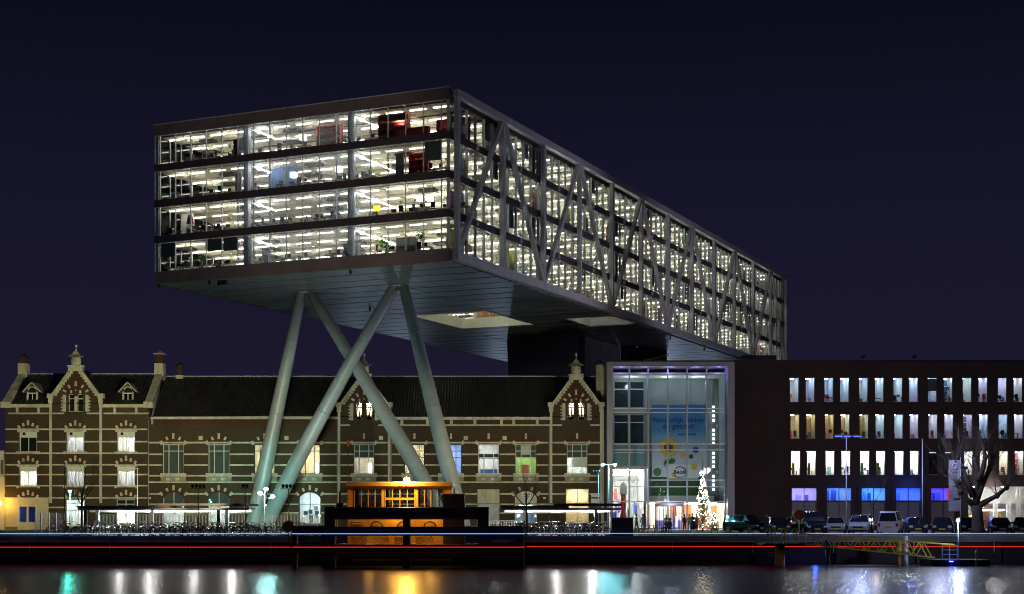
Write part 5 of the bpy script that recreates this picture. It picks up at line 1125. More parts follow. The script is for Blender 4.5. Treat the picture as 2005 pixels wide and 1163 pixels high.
B('body', bxt, px(1196, 116), px(1239, 116), 115.5, 116.4, -.30, pz(1014, 116), 'band'); B('lid', bxt, px(1195, 116), px(1240, 116), 115.45, 116.45, pz(1014, 116)+.002, pz(1013, 116), 'black')
for x in (1217,): B('door_gap', bxt, px(x, 116)-.012, px(x, 116)+.012, 115.485, 115.499, -.25, pz(1016, 116), 'black')
for x, xx in ((1205, 0), (1218, 1), (1230, 2)): B('stake', bxt, px(x, 116)-.025, px(x, 116)+.025, 115.9, 115.95, pz(1013, 116), pz(1000, 116), 'black')

# ================================================================== lamps, floodlights, posts
def pole(t_, x, y, h_, r0=.07, r1=.045, m_='steel', z0=0): return MB().tube([(x, y, z0), (x, y, h_)], [r0, r1], 8).build('pole', m_, t_)
FLC = (1.0, .91, .52)
heads = []
for k, (xp, n, lab) in enumerate(((388, 4, 'floodlight mast with four dark heads in the left shelter\'s middle'), (480, 2, 'floodlight mast with two dark heads beside the left leg foot'), (565, 4, 'floodlight mast with four dark heads above the lifebuoy case'))):
    Y = 116; X = px(xp, Y); t_ = thing('floodlight_mast', lab, 'floodlight', (X, Y, 0), local=True)
    zt = pz(957, Y); MB().tube([(0, 0, -.4), (0, 0, zt)], [.05, .035], 8).build('pole', 'varnish', t_); B('cross_arm', t_, -.14*n-.05, .14*n+.05, -.03, .03, zt-.03, zt+.02, 'black')  # orange lamplight on the pole put into its varnish colour
    for q_ in range(n):
        hx = (-.14*n+.14)+.28*q_; MB().lathe([(.05, -.08), (.115, -.02), (.125, .14), (.10, .2)], (hx, .02, zt+.14), 10).build('floodlight_head', 'black', t_); heads.append((X+hx, Y+.2, zt+.2))
    B('cable_box', t_, -.06, .06, -.06, .06, zt-.75, zt-.6, 'zinc')
tg = [(-62, 14), (-52, 9), (-42, 12), (-33, 8), (-24, 11), (-15, 8), (-6, 11), (2, 9), (9, 12), (-48, 16)]
for k, (hx, hy, hz) in enumerate(heads):
    tx, tz = tg[k]
    if tx > -20: hx, hy, hz = px(1172, 148)-.3*(k % 3), 147.6, 6.0  # right-hand targets lit from heads added on another pole, clear of the legs
    d = math.hypot(tx-hx, YF-hy)
    spot((hx, hy+.25, hz), (tx, YF, tz), 18500*(d/66)**2, 34 if tx < -20 else 52, FLC, .9, .3)
def street_lamp(x, y, h_, label, col, en, hd, lit=120.0, post=True, name='street_lamp'):
    t_ = thing(name, label, 'street lamp', (x, y, 0), local=True)
    if post: pole(t_, 0, 0, h_)
    for dx in hd:
        if dx: B('arm', t_, min(0, dx), max(0, dx), -.03, .03, h_-.06, h_, 'steel')
        B('lamp_housing', t_, dx-.26, dx+.26, -.14, .14, h_+.03, h_+.12, 'black')
        MB().lathe([(.02, -.17), (.13, -.1), (.17, .0)], (dx, 0, h_), 10).build('lamp_glass', emis(col, lit), t_)
        point((x+dx, y-.9, h_-.35), en, col, .15, 'street_lamp_light')
    return t_
spot((heads[-1][0], heads[-1][1], heads[-1][2]+.4), (-21, 160, 36), 20000, 42, (1, .86, .72), .8, .4)  # extra warm beam added to brighten the raised front fascia
street_lamp(px(137, 148), 148, pz(961, 148), 'street lamp glowing teal before the left brick house', (.10, 1, .72), 480, (0,))
street_lamp(px(1192, 148), 148, pz(909, 148), 'double-headed teal street lamp beside the glass entrance', (.24, .88, 1), 260, (-.58, .58), 420.0)
t_ = thing('floodlight_post', 'short post with three glaring floodlights at the foot of the left legs', 'floodlight', (px(518, 158), 158, 0), local=True); zt = pz(963, 158)
pole(t_, 0, 0, zt)
for k, (dx, dz) in enumerate(((-.45, -.15), (.15, .25), (.85, -.5))):
    B('arm', t_, min(0, dx), max(0, dx), -.03, .03, zt+dz-.15, zt+dz-.1, 'steel'); MB().lathe([(.06, -.14), (.2, -.06), (.22, .08), (.1, .18)], (dx, -.12, zt+dz), 12).build('floodlight_head', emis((.55, 1, .98), 160.0), t_)
spot((px(520, 158), 158, zt+.4), w2(30.5, 12.3, 4), 8500, 46, (.20, 1, .90), .9, .3); spot((px(528, 158), 158, zt+.4), w2(22, 12.3, 15), 1800, 60, (.50, .95, .95), .9, .3)
point((px(522, 156), 156.5, zt), 420, (.3, 1, .95), .2, 'floodlight_spill')
# floodlight at the right leg foot, hidden by the boat
spot(w2(9, 3.5, 1.2), w2(9, 12.3, 14), 1500, 70, (.62, .9, .86), .9, .3); spot(w2(19, 3.0, 1.2), w2(18.8, 14.5, 27), 2400, 80, (.78, .86, .74), .9, .5)
def plain_pole(name, label, xp, Y, y0, m_='steel', z0=0): t_ = thing(name, label, 'pole', (px(xp, Y), Y, 0), local=True); MB().tube([(0, 0, z0), (0, 0, pz(y0, Y))], [.055, .035], 8).build('shaft', m_, t_); MB().lathe([(.06, 0), (.02, .1)], (0, 0, pz(y0, Y)), 8).build('tip', 'black', t_); return t_
plain_pole('slim_pole', 'slim orange-lit pole on the quay edge by the mesh fence', 127, 115.7, 908, 'varnish', -.5)  # varnish tone paints the orange light into the shaft
t_ = plain_pole('unlit_lamp_post', 'unlit lamp post before the right bay of the left brick house', 269, 150, 918); B('head', t_, -.45, .1, -.1, .1, pz(918, 150)-.02, pz(918, 150)+.08, 'zinc')
t_ = plain_pole('slim_pole', 'slim teal-lit pole left of the double street lamp', 1172, 148, 925)
for k in range(3): MB().lathe([(.05, -.08), (.11, 0), (.12, .14), (.08, .18)], (-.3*k, -.5, 5.8), 10).build('floodlight_head', 'black', t_)  # invented heads, added to light the right front without leg shadows
B('cross_arm', t_, -.75, .1, -.53, .03, 5.62, 5.68, 'black')
t_ = plain_pole('lamp_post', 'tall lamp post with three flat blue panels over the parking row', 1657, 134, 856)
zt = pz(856, 134)
B('arm', t_, -.95, 1.1, -.04, .04, zt+.02, zt+.1, 'black')
for dx in (-.68, .05, .92): B('lamp_panel', t_, dx-.32, dx+.32, -.3, .3, zt+.10, zt+.2, 'black'); B('lamp_diffuser', t_, dx-.28, dx+.28, -.32, .26, zt+.02, zt+.09, emis((.10, .16, 1), 1.6))
plain_pole('lamp_post', 'tall slim mast rising between the white van and the dark cars', 1806, 134, 860)
fl_ = thing('banner_flag', 'tall pale banner flag on a slim pole beside the pollarded tree', 'flag', (px(1881, 131), 131, 0), local=True)
MB().tube([(0, 0, -.3), (0, 0, pz(895, 131))], [.05, .03], 8).build('pole', 'zinc', fl_)
mb = MB(); hx = px(1881, 131)
for k in range(12):
    za, zb2 = pz(1001, 131)+(pz(901, 131)-pz(1001, 131))*k/12, pz(1001, 131)+(pz(901, 131)-pz(1001, 131))*(k+1)/12; o1, o2 = .06*math.sin(k*.9), .06*math.sin((k+1)*.9)
    xa, xb = px(1857.5, 131)-hx, px(1879.5, 131)-hx; mb.add([(xa, o1, za), (xb, 0, za), (xb, 0, zb2), (xa, o2, zb2), (xa, o1+.012, za), (xb, .012, za), (xb, .012, zb2), (xa, o2+.012, zb2)], [(0, 1, 2, 3), (7, 6, 5, 4)])
mb.build('cloth', mat('flag_cloth', (.26, .25, .29), .9, 0, .06, 2), fl_)
MB().tube([(px(1868.5, 131)-hx+.2*math.cos(a*.52), -.09, pz(913, 131)+.22*math.sin(a*.52)) for a in range(12)], .035, 4, True).build('roundel', paint((.36, .36, .52)), fl_); B('roundel_line', fl_, px(1863, 131)-hx, px(1874, 131)-hx, -.1, -.07, pz(922.5, 131), pz(921.5, 131), paint((.36, .36, .52)))
for y in (953, 976): B('tie', fl_, px(1866, 131)-hx, .02, -.05, -.02, pz(y, 131), pz(y-1, 131), 'black')
for xp, Y, lab, m_ in ((1565, 122, 'red lifebuoy case on a post among the parked cars', 'red'), (565, 113.5, 'orange lifebuoy case on a post left of the mooring frame', 'varnish')):
    t_ = thing('lifebuoy_case', lab, 'lifebuoy', (px(xp, Y), Y, 0), local=True); yc = 1008 if xp > 1000 else 1030
    zc = pz(yc, Y); MB().tube([(0, .05, -.6), (0, .05, zc)], .04, 6).build('post', 'varnish' if xp < 1000 else 'steel', t_)
    mb = MB(); r_ = .42; P = [(r_*(1.0 if k % 2 else .98)*math.cos(k*math.pi/8+.2), r_*math.sin(k*math.pi/8+.2)+zc) for k in range(16)]; mb.prism(P[::1], -.12, .02); mb.build('case', m_, t_)
    MB().tube([(.27*math.cos(a*.4488), -.15, zc+.27*math.sin(a*.4488)) for a in range(14)], .05, 6, True).build('ring', 'varnish' if xp < 1000 else 'red', t_)
t_ = thing('signal_disc', 'small reddish disc on a thin rod above the boat roof', 'signal', (px(682, 112), 112, 0), local=True)
MB().tube([(0, 0, -.4), (0, 0, pz(873, 112))], .025, 6).build('rod', 'bark', t_); MB().prism([(.13*math.cos(k*.524), pz(868, 112)+.24*math.sin(k*.524)) for k in range(12)], -.03, .03).build('disc', paint((.35, .09, .05)), t_)

# ================================================================== trees
def grow(mb, p, d, L_, r, depth, rnd, spread=.55, up=.15, n=(2, 3), knob=0):
    pts = [p]; rs = [r]; q_ = Vector(p); dd = Vector(d)
    for k in range(3):
        dd = (dd+Vector((rnd.uniform(-.16, .16), rnd.uniform(-.16, .16), rnd.uniform(-.05, .12)))).normalized(); q_ = q_+dd*L_/3; pts.append(q_.copy()); rs.append(r*(1-.13*(k+1)))
    mb.tube(pts, rs, 8 if r > .15 else (5 if r > .03 else 3))
    if knob and r > .05: mb.lathe([(.02, -r*1.5), (r*1.35, -r*.6), (r*1.5, 0), (r*1.1, r*.9), (.02, r*1.4)], tuple(q_), 7)
    if depth == 0: return
    for k in range(rnd.randint(*n)):
        a = rnd.uniform(0, 6.28); s_ = Vector((math.cos(a), math.sin(a), 0))*spread*rnd.uniform(.6, 1.3); nd = (dd+s_+Vector((0, 0, up))).normalized()
        grow(mb, q_ if k == 0 else pts[rnd.choice([2, 3])], nd, L_*rnd.uniform(.62, .85), rs[-1]*.62, depth-1, rnd, spread, up, n, knob)
def bare_tree(label, x, Y, h_tr, h_, r, seed, spread=.6, m_='bark'):
    t_ = thing('bare_tree', label, 'tree', (x, Y, 0), local=True); rnd = random.Random(seed)
    MB().tube([(0, 0, -.05), (.02, 0, h_tr*.5), (0, 0, h_tr)], [r*1.2, r, r*.85], 8).build('trunk', m_, t_)
    mb = MB()
    for k in range(4): a = k*1.57+rnd.uniform(-.4, .4); grow(mb, (0, 0, h_tr-.1*k), Vector((math.cos(a)*.6, math.sin(a)*.6, .8)).normalized(), (h_-h_tr)*.42, r*.5, 4, rnd, spread, .12)
    grow(mb, (0, 0, h_tr), Vector((0, 0, 1)), (h_-h_tr)*.45, r*.7, 4, rnd, spread*.8, .2)
    mb.build('crown', 'bark', t_)
bare_tree('slim bare tree before the left brick house at the shelter\'s end', px(160, 125), 125, 2.6, 6.4, .10, 3)
bare_tree('slim bare tree with orange-lit trunk before the right shelter', px(1031, 116.6), 116.6, 2.3, 5.6, .10, 8, m_='varnish')  # orange light on the trunk painted in with the varnish colour
bare_tree('thin young tree among the parked cars', px(1706, 132), 132, 2.4, 5.6, .05, 12, .45)
pt = thing('pollard_tree', 'thick pollarded bare tree with knobbly limbs at the right', 'tree', (px(1914, 131), 131, 0), local=True)
MB().tube([(.1, 0, -.1), (.02, 0, .5), (0, 0, 1.6), (-.1, 0, 2.5)], [.85, .52, .45, .48], 14).build('trunk', 'bark', pt)
mb = MB(); rnd = random.Random(17)
limbs = [[(-.1, 0, 2.3), (.9, 0, 2.9), (1.7, .1, 3.3), (2.5, .1, 4.0)], [(-.1, 0, 2.3), (-.9, 0, 3.0), (-1.5, -.1, 3.6), (-1.7, -.1, 4.4)], [(-.1, 0, 2.4), (-.1, .1, 3.6), (.1, .1, 5.0), (-.2, .1, 6.4)], [(-.1, 0, 3.0), (.5, .2, 4.3), (1.1, .2, 5.6), (1.4, .2, 6.6)], [(-.3, 0, 3.2), (-.9, .2, 4.7), (-1.3, .2, 5.8), (-1.9, .2, 6.2)], [(0, 0, 4.6), (.4, -.2, 5.6), (.6, -.2, 6.6), (.5, 0, 7.6)]]
for l_ in limbs:
    mb.tube(l_, [.34, .22, .18, .15], 9)
    for q_ in (l_[2], l_[3]): mb.lathe([(.03, -.28), (.2, -.16), (.26, 0), (.22, .18), (.04, .28)], q_, 8)
    for k in range(26):
        a = rnd.uniform(0, 6.28); b0 = Vector(l_[3 if k % 3 else 2]); d = Vector((math.cos(a)*.75, math.sin(a)*.75, rnd.uniform(.3, 1.2))).normalized(); grow(mb, b0, d, rnd.uniform(.9, 1.8), .028, 2, rnd, .3, .2)
mb.build('crown', 'bark', pt)
# christmas trees
def xmas(label, x, Y, h_, r, n, seed, lead):
    t_ = thing('christmas_tree', label, 'christmas tree', (x, Y, 0), local=True); rnd = random.Random(seed)
    MB().tube([(0, 0, 0), (0, 0, h_)], [.09, .015], 6).build('trunk', 'bark', t_)
    mb = MB()
    for k in range(int(n*16)):
        f = rnd.random()**.8; z = .35+f*(h_-lead-.35); rr = r*(1-f)*rnd.uniform(.5, 1.05)+.05; a = rnd.uniform(0, 6.28); p = Vector((rr*math.cos(a), rr*math.sin(a), z)); d = Vector((math.cos(a), math.sin(a), -.35)).normalized(); s_ = d.cross(Vector((0, 0, 1)))*.05
        mb.quad(p-d*.18-s_, p-d*.18+s_, p+d*.16+s_*.3, p+d*.16-s_*.3)
    if lead > .5:
        for k in range(4): z = h_-lead+.2+lead*.2*k; mb.tube([(-.18+.03*k, 0, z), (.18-.03*k, 0, z)], .02, 4)
    mb.build('needles', 'pine', t_)
    mb = MB(); me_ = MB()
    for k in range(n):
        f = rnd.random()**.85; z = .4+f*(h_-lead-.4); rr = r*(1-f)*rnd.uniform(.75, 1.08)+.05; a = rnd.uniform(math.pi*.95, math.pi*2.05)
        me_.lathe([(.004, -.035), (.034, 0), (.004, .035)], (rr*math.cos(a), rr*math.sin(a), z), 5)
    me_.build('fairy_lights', emis((1, .84, .52), 55.0), t_, 'stuff')
    point((x, Y-r-.3, h_*.35), 25, (1, .85, .6), .4, 'fairy_light_glow')
xmas('tall christmas tree covered in fairy lights before the glass entrance', px(1376, 160), 160, pz(896, 160), 1.15, 190, 2, 1.75)
xmas('small lit christmas tree right of the tall one', px(1399, 163), 163, 2.1, .75, 45, 6, .1)
# ================================================================== parked cars
def car(label, xp, Y, yaw, col, kind='hatch', rear=False, cat='car'):
    # built along local x (front at +x), then turned
    t_ = thing('parked_car' if cat == 'car' else 'parked_van', label, cat, (px(xp, Y), Y, 0), local=True, rz=yaw)
    pm = paint(col, .22, .35, .05)
    P = {'hatch': dict(L=4.0, w=.84, belt=.92, roof=1.47, st=[(-2.0, .55, 0), (-1.9, 1, .25), (-1.55, 1, .92), (-.9, 1, 1), (.35, 1, .97), (1.05, 1, .02), (1.75, .86, 0), (2.0, .62, 0)]),
         'mpv': dict(L=4.3, w=.90, belt=1.02, roof=1.68, st=[(-2.15, .6, 0), (-2.08, 1, .5), (-1.8, 1, .98), (-.9, 1, 1), (.6, 1, .96), (1.35, 1, .02), (1.9, .85, 0), (2.15, .6, 0)]),
         'van': dict(L=4.9, w=.97, belt=1.12, roof=1.95, st=[(-2.45, .95, .9), (-2.40, 1, .98), (-1.8, 1, 1), (-.5, 1, 1), (1.0, 1, .95), (1.65, 1, .04), (2.2, .88, 0), (2.45, .6, 0)]),
         'sedan': dict(L=4.5, w=.87, belt=.93, roof=1.44, st=[(-2.25, .62, 0), (-2.15, .98, 0), (-1.5, 1, .06), (-.85, 1, .92), (.3, 1, 1), (1.1, 1, .02), (1.95, .86, 0), (2.25, .6, 0)])}[kind]
    w_, be, ro = P['w'], P['belt'], P['roof']; secs = []
    for x, fb, fr_ in P['st']:
        zb = .28+(be-.28)*fb; zr = zb+(ro-zb)*fr_; wb = w_*(1 if abs(x) < P['L']/2-.3 else .9); wr = wb-(.22*fr_)-.03
        secs.append([(x, -wb*.92, .22), (x, -wb, .42), (x, -wb, zb*.8), (x, -wb*.96, zb), (x, -wr, zr), (x, wr, zr), (x, wb*.96, zb), (x, wb, zb*.8), (x, wb, .42), (x, wb*.92, .22)])
    mb = MB(); n = 10
    for i in range(len(secs)-1):
        mb.add(secs[i]+secs[i+1], [(k, (k+1) % n, (k+1) % n+n, k+n) for k in range(n)])
    mb.add(secs[0], [tuple(range(n))]); mb.add(secs[-1], [tuple(range(n-1, -1, -1))])
    bd = mb.build('body', pm, t_)
    gm = CARG
    def inset(a, b_, c, d, off, k=.10):
        v = [Vector(x) for x in (a, b_, c, d)]; cc = sum(v, Vector())/4; nn = (v[1]-v[0]).cross(v[3]-v[0]).normalized()*off; return [p+(cc-p)*k+nn for p in v]
    st = P['st']; fi = max(i for i in range(len(st)) if st[i][2] > .5); ri = min(i for i in range(len(st)) if st[i][2] > .5)
    f0, f1 = secs[fi], secs[fi+1]; MB().quad(*inset(f1[3], f1[6], f0[5], f0[4], .012, .08)).build('windscreen', gm, t_)
    r0, r1 = secs[max(0, ri-1)], secs[ri]; MB().quad(*inset(r0[6], r0[3], r1[4], r1[5], .012, .12)).build('rear_window', gm, t_)
    for i in range(ri, fi):
        a, b_ = secs[i], secs[i+1]
        MB().quad(*inset(a[3], b_[3], b_[4], a[4], .012, .12)).build('side_window', gm, t_); MB().quad(*inset(b_[6], a[6], a[5], b_[5], .012, .12)).build('side_window', gm, t_)
    for x in (-P['L']*.31, P['L']*.31):
        for y in (-w_, w_):
            s_ = 1 if y > 0 else -1
            mbw = MB(); mbw.add([(x+rr*math.cos(a*.3927), y-s_*.16 if q == 0 else y+s_*.015, .31+rr*math.sin(a*.3927)) for q in (0, 1) for rr in (.31,) for a in range(16)], [tuple(range(16)), tuple(range(31, 15, -1))]+[(a, a+16, (a+1) % 16+16, (a+1) % 16) for a in range(16)])
            wh = mbw.build('wheel', 'rubber', t_); MB().add([(x+.2*math.cos(a*.524), y+s_*.02, .31+.2*math.sin(a*.524)) for a in range(12)], [tuple(range(12)) if s_ < 0 else tuple(range(11, -1, -1))]).build('rim', 'zinc', wh)
    xf = P['L']/2
    for s_ in (-1, 1):
        MB().box(xf-.30, xf+.005, s_*w_*.72-.15, s_*w_*.72+.15, .58, .74).build('headlight', HEADL, t_); MB().box(-xf-.005, -xf+.12, s_*w_*.76-.1, s_*w_*.76+.1, .66, .95).build('tail_light', paint((.25, .01, .01), .2), t_)
        MB().box(xf*.42-.02, xf*.42+.16, s_*(w_+.12)-.09, s_*(w_+.12)+.09, be-.02, be+.14).build('mirror', pm, t_)
    B('number_plate', t_, (xf if not rear else -xf-.03), (xf+.03 if not rear else -xf), -.26, .26, .40 if not rear else .62, .51 if not rear else .73, 'yellow')
    B('grille', t_, xf-.02, xf+.012, -.42, .42, .54, .66, 'black'); B('bumper', t_, xf-.1, xf+.04, -w_*.85, w_*.85, .24, .38, 'black')
    return t_
CARG = mat('car_glass', (.012, .014, .018), .05, 0, .1, 1, spec=.9); HEADL = mat('headlight_lens', (.6, .62, .65), .08, .2, .05)
F = R(-90)
car('dark van seen from the side right of the glass entrance', 1459, 145, -.9, (.006, .007, .012), 'mpv', cat='van')
car('dark hatchback between the side-on van and the red lifebuoy case', 1522, 134, F, (.02, .022, .028), 'hatch')
car('silver car partly behind the red lifebuoy case', 1556, 138, F-.25, (.30, .31, .33), 'hatch')
car('black people carrier right of the red lifebuoy case', 1583, 133, F+.12, (.010, .011, .016), 'van', cat='van')
car('small silver hatchback left of the blue-panel lamp post', 1636, 135, F-.2, (.42, .43, .46), 'hatch')
car('silver people carrier right of the blue-panel lamp post', 1686, 133, F-.35, (.45, .46, .46), 'mpv')
car('white delivery van parked with its tail to the water', 1743, 133, R(90)-.32, (.56, .54, .56), 'van', True, 'van')
car('dark hatchback right of the white delivery van', 1793, 134, F-.15, (.02, .025, .04), 'hatch')
car('dark estate car left of the banner flag', 1846, 133, F-.3, (.015, .02, .035), 'sedan')
car('dark car left of the pollarded tree', 1893, 134.5, F-.1, (.012, .014, .02), 'hatch')
car('dark saloon right of the pollarded tree', 1957, 134, F-.2, (.014, .014, .018), 'sedan')
car('dark hatchback cut by the right picture edge', 2003, 134, F-.3, (.02, .022, .03), 'hatch')
# ================================================================== people
def person(label, xp, Y, facing, top, legs, pose='stand', z=0, s=1.0):
    me = bpy.data.meshes.new('skeleton'); V = {}; vv = []; rad = []; ed = []
    def v(n, p, r): V[n] = len(vv); vv.append(p); rad.append(r)
    def e_(*ns): ed.extend((V[a], V[b_]) for a, b_ in zip(ns, ns[1:]))
    if pose == 'sit':
        v('pel', (0, 0, .52), .15); v('abd', (0, .03, .72), .135); v('che', (0, -.02, .95), .15); v('nec', (0, -.05, 1.10), .06); v('hea', (0, -.08, 1.22), .095); v('top', (0, -.07, 1.33), .075)
        for q, n in ((-1, 'l'), (1, 'r')):
            v('hip'+n, (q*.11, -.05, .50), .10); v('kne'+n, (q*.13, -.46, .50), .07); v('ank'+n, (q*.13, -.44, .10), .045); v('toe'+n, (q*.14, -.62, .05), .04)
            v('sho'+n, (q*.19, -.02, 1.02), .07); v('elb'+n, (q*.24, -.14, .78), .05); v('wri'+n, (q*.12, -.38, .76), .035); v('han'+n, (q*.08, -.46, .76), .03)
    else:
        st = .12 if pose == 'walk' else 0
        v('pel', (0, 0, .95), .15); v('abd', (0, 0, 1.10), .135); v('che', (0, .01, 1.32), .155); v('nec', (0, 0, 1.50), .06); v('hea', (0, -.02, 1.62), .095); v('top', (0, -.01, 1.73), .075)
        for q, n in ((-1, 'l'), (1, 'r')):
            v('hip'+n, (q*.10, 0, .88), .11); v('kne'+n, (q*.11, -q*st-.02, .48), .072); v('ank'+n, (q*.11, -q*st*1.6+.02, .09), .047); v('toe'+n, (q*.12, -q*st*1.6-.15, .04), .04)
            v('sho'+n, (q*.20, .01, 1.40), .072); v('elb'+n, (q*.26, q*st+.02, 1.12), .052); v('wri'+n, (q*.24, q*st*.8-.12, .90), .036); v('han'+n, (q*.23, q*st*.8-.16, .81), .032)
    e_('pel', 'abd', 'che', 'nec', 'hea', 'top')
    for n in 'lr': e_('pel', 'hip'+n, 'kne'+n, 'ank'+n, 'toe'+n); e_('che', 'sho'+n, 'elb'+n, 'wri'+n, 'han'+n)
    me.from_pydata(vv, ed, []); o = bpy.data.objects.new('tmp', me); COL.objects.link(o)
    sk = o.modifiers.new('s', 'SKIN'); o.modifiers.new('u', 'SUBSURF').levels = 1
    for i, r in enumerate(rad): me.skin_vertices[0].data[i].radius = (r, r*.85)
    me.skin_vertices[0].data[0].use_root = True
    dg = bpy.context.evaluated_depsgraph_get(); m2 = bpy.data.meshes.new_from_object(o.evaluated_get(dg)); bpy.data.objects.remove(o)
    m2.materials.clear()
    for m_ in (paint(top, .85), paint(legs, .85), paint((.45, .28, .2), .6), paint((.03, .025, .02), .6)): m2.materials.append(m_)
    hz = vv[V['nec']][2]; wz = vv[V['pel']][2]+.02
    for p in m2.polygons:
        c = p.center; p.use_smooth = True; nearhand = min((c-Vector(vv[V['han'+n]])).length for n in 'lr') < .09
        p.material_index = 2 if (c.z > hz or nearhand) else (0 if c.z > wz or (abs(c.x) > .17 and c.z > wz-.25) else (3 if c.z < .09 else 1))
    t_ = thing('person', label, 'person', (px(xp, Y), Y, z), local=True, rz=facing); t_.scale = (s, s, s)
    bd = link('body', m2, t_); hc = vv[V['hea']]
    MB().lathe([(.02, .12), (.085, .09), (.112, .02), (.105, -.06), (.02, -.05)][::-1], (hc[0], hc[1]+.025, hc[2]+.06), 10).build('hair', paint((.03, .022, .016), .7), bd)
    MB().box(-.018, .018, -.125, -.09, -.03, .02).build('nose', paint((.45, .28, .2), .6), bd).location = (hc[0], hc[1], hc[2])
    return t_
person('person in a dark red coat standing before the revolving door', 1340, 158, .6, (.20, .03, .05), (.03, .03, .05))
person('person in a green jacket standing by the tall christmas tree', 1350, 157, -.4, (.03, .22, .08), (.06, .10, .20))
person('person in a black coat behind the green jacket', 1356, 159, 2.6, (.02, .02, .025), (.03, .03, .04), s=1.06)
person('person in a plum jacket right beside the christmas tree', 1364, 157.5, .9, (.16, .03, .08), (.06, .05, .12))
person('person in a dark coat at the left of the picnic tables', 1246, 150, 1.2, (.12, .10, .10), (.05, .05, .06), 'walk')
person('person in a maroon jacket behind the left picnic table', 1259, 152, -.5, (.16, .06, .08), (.06, .06, .07))
person('person in blue sitting on the left side of the middle picnic bench', 1306, 141, R(-70), (.03, .03, .16), (.02, .02, .05), 'sit')
person('person in black sitting at the right end of the middle picnic bench', 1313, 141.5, R(-80), (.02, .02, .04), (.02, .02, .03), 'sit')
person('person in a navy coat standing left of the dark hatchback', 1501, 128, .3, (.03, .035, .08), (.03, .03, .06), 'walk')
person('person inside the hall seen through the revolving door', 1305, 182.0, 0, (.05, .05, .07), (.04, .04, .05))
# ================================================================== picnic tables
def picnic(label, xp, Y, rz, m_='wood'):
    t_ = thing('picnic_table', label, 'picnic table', (px(xp, Y), Y, 0), local=True, rz=rz)
    for k in range(5): B('table_board', t_, -.9, .9, -.36+.145*k, -.23+.145*k, .72, .76, m_)
    for y in (-.72, .72):
        for k in range(2): B('bench_board', t_, -.9, .9, y-.14+.145*k, y-.01+.145*k, .43, .47, m_)
    for x in (-.65, .65):
        for s_ in (-1, 1): MB().bar((x, s_*.28, .72), (x, s_*.72, 0), .05, .1).build('leg', m_, t_)
        B('cross_beam', t_, x-.03, x+.03, -.85, .85, .36, .43, m_)
    return t_
picnic('pale wooden picnic table left of the dark one', 1264, 140, .5); picnic('dark picnic table with two people before the revolving door', 1298, 141, .1, 'bark'); picnic('dark picnic table left of the side-on van', 1412, 138, .3, 'bark'); picnic('low picnic table before the side-on van', 1484, 124, .2, 'bark')
t_ = thing('litter_bin', 'black litter bin on a post before the people by the christmas tree', 'bin', (px(1357, 140), 140, 0), local=True); MB().lathe([(.2, .35), (.24, .4), (.24, 1.05), (.18, 1.12)], n=14).build('body', 'black', t_); MB().lathe([(.04, 0), (.04, .36)], n=6).build('post', 'steel', t_)
# ================================================================== gangway
GY = 110.0
q = lambda x: px(x, GY); z_ = lambda y: pz(y, GY)
gp = thing('landing_platform', 'small landing platform with yellow railings on a brown pile', 'platform', (q(1524), GY, WZ))
B('deck', gp, q(1490), q(1572), GY-.9, GY+4.8, z_(1067), z_(1063.5), 'black'); MB().lathe([(.36, -6), (.36, z_(1067.2))], (q(1527), GY, 0), 14).build('pile', 'varnish', gp)
for a, b_ in ((1499, 1514), (1527, 1537), (1549, 1562)):
    r_ = MB()
    for x in (a, (a+b_)/2, b_): r_.box(q(x)-.03, q(x)+.03, GY-.8, GY-.74, z_(1063.4), z_(1035))
    for y in (1035, 1045, 1054): r_.box(q(a), q(b_), GY-.79, GY-.75, z_(y)-.025, z_(y)+.025)
    r_.build('railing', 'yellow', gp)
gw = thing('gangway', 'yellow lattice gangway sloping down to a floating pontoon', 'gangway', (q(1700), GY, WZ))
tA, tB, bA, bB = (1570, 1045), (1864, 1066), (1570, 1065), (1826, 1091)
pt_ = lambda A_, B_, x: (x, A_[1]+(B_[1]-A_[1])*(x-A_[0])/(B_[0]-A_[0]))
for yy in (GY-.6, GY+.7):
    for A_, B_, nm in ((tA, tB, 'top_chord'), (bA, bB, 'bottom_chord')): MB().bar((q(A_[0]), yy, z_(A_[1])), (q(B_[0]), yy, z_(B_[1])), .10, .10).build(nm, 'yellow', gw)
    for k in range(8):
        x = 1572+31*k; xm, xe = x+15.5, x+31; a, b_, c = pt_(bA, bB, x), pt_(tA, tB, xm), pt_(bA, bB, xe)
        MB().bar((q(a[0]), yy, z_(a[1])), (q(b_[0]), yy, z_(b_[1])), .075, .075).build('lattice_bar', 'yellow', gw); MB().bar((q(b_[0]), yy, z_(b_[1])), (q(c[0]), yy, z_(c[1])), .075, .075).build('lattice_bar', 'yellow', gw)
MB().add([(q(1570), GY-.5, z_(1065)), (q(1826), GY-.5, z_(1091)), (q(1826), GY+.6, z_(1091)), (q(1570), GY+.6, z_(1065))], [(0, 1, 2, 3)]).build('walkway', 'black', gw)
pn = thing('floating_pontoon', 'low dark floating pontoon with pale railings at the gangway foot', 'pontoon', (q(1860), GY, WZ))
B('float', pn, q(1812), q(1925), GY-1.6, GY+1.6, WZ-.3, WZ+.38, 'black'); B('float_edge', pn, q(1811), q(1926), GY-1.65, GY+1.65, WZ+.382, WZ+.44, 'fender')
for x in (1836, 1850, 1866): B('rail_post', pn, q(x)-.03, q(x)+.03, GY-1.2, GY-1.14, WZ+.44, z_(1066), 'zinc')
for y in (1067, 1076, 1085): B('rail', pn, q(1836), q(1866), GY-1.19, GY-1.15, z_(y)-.025, z_(y)+.025, 'zinc')
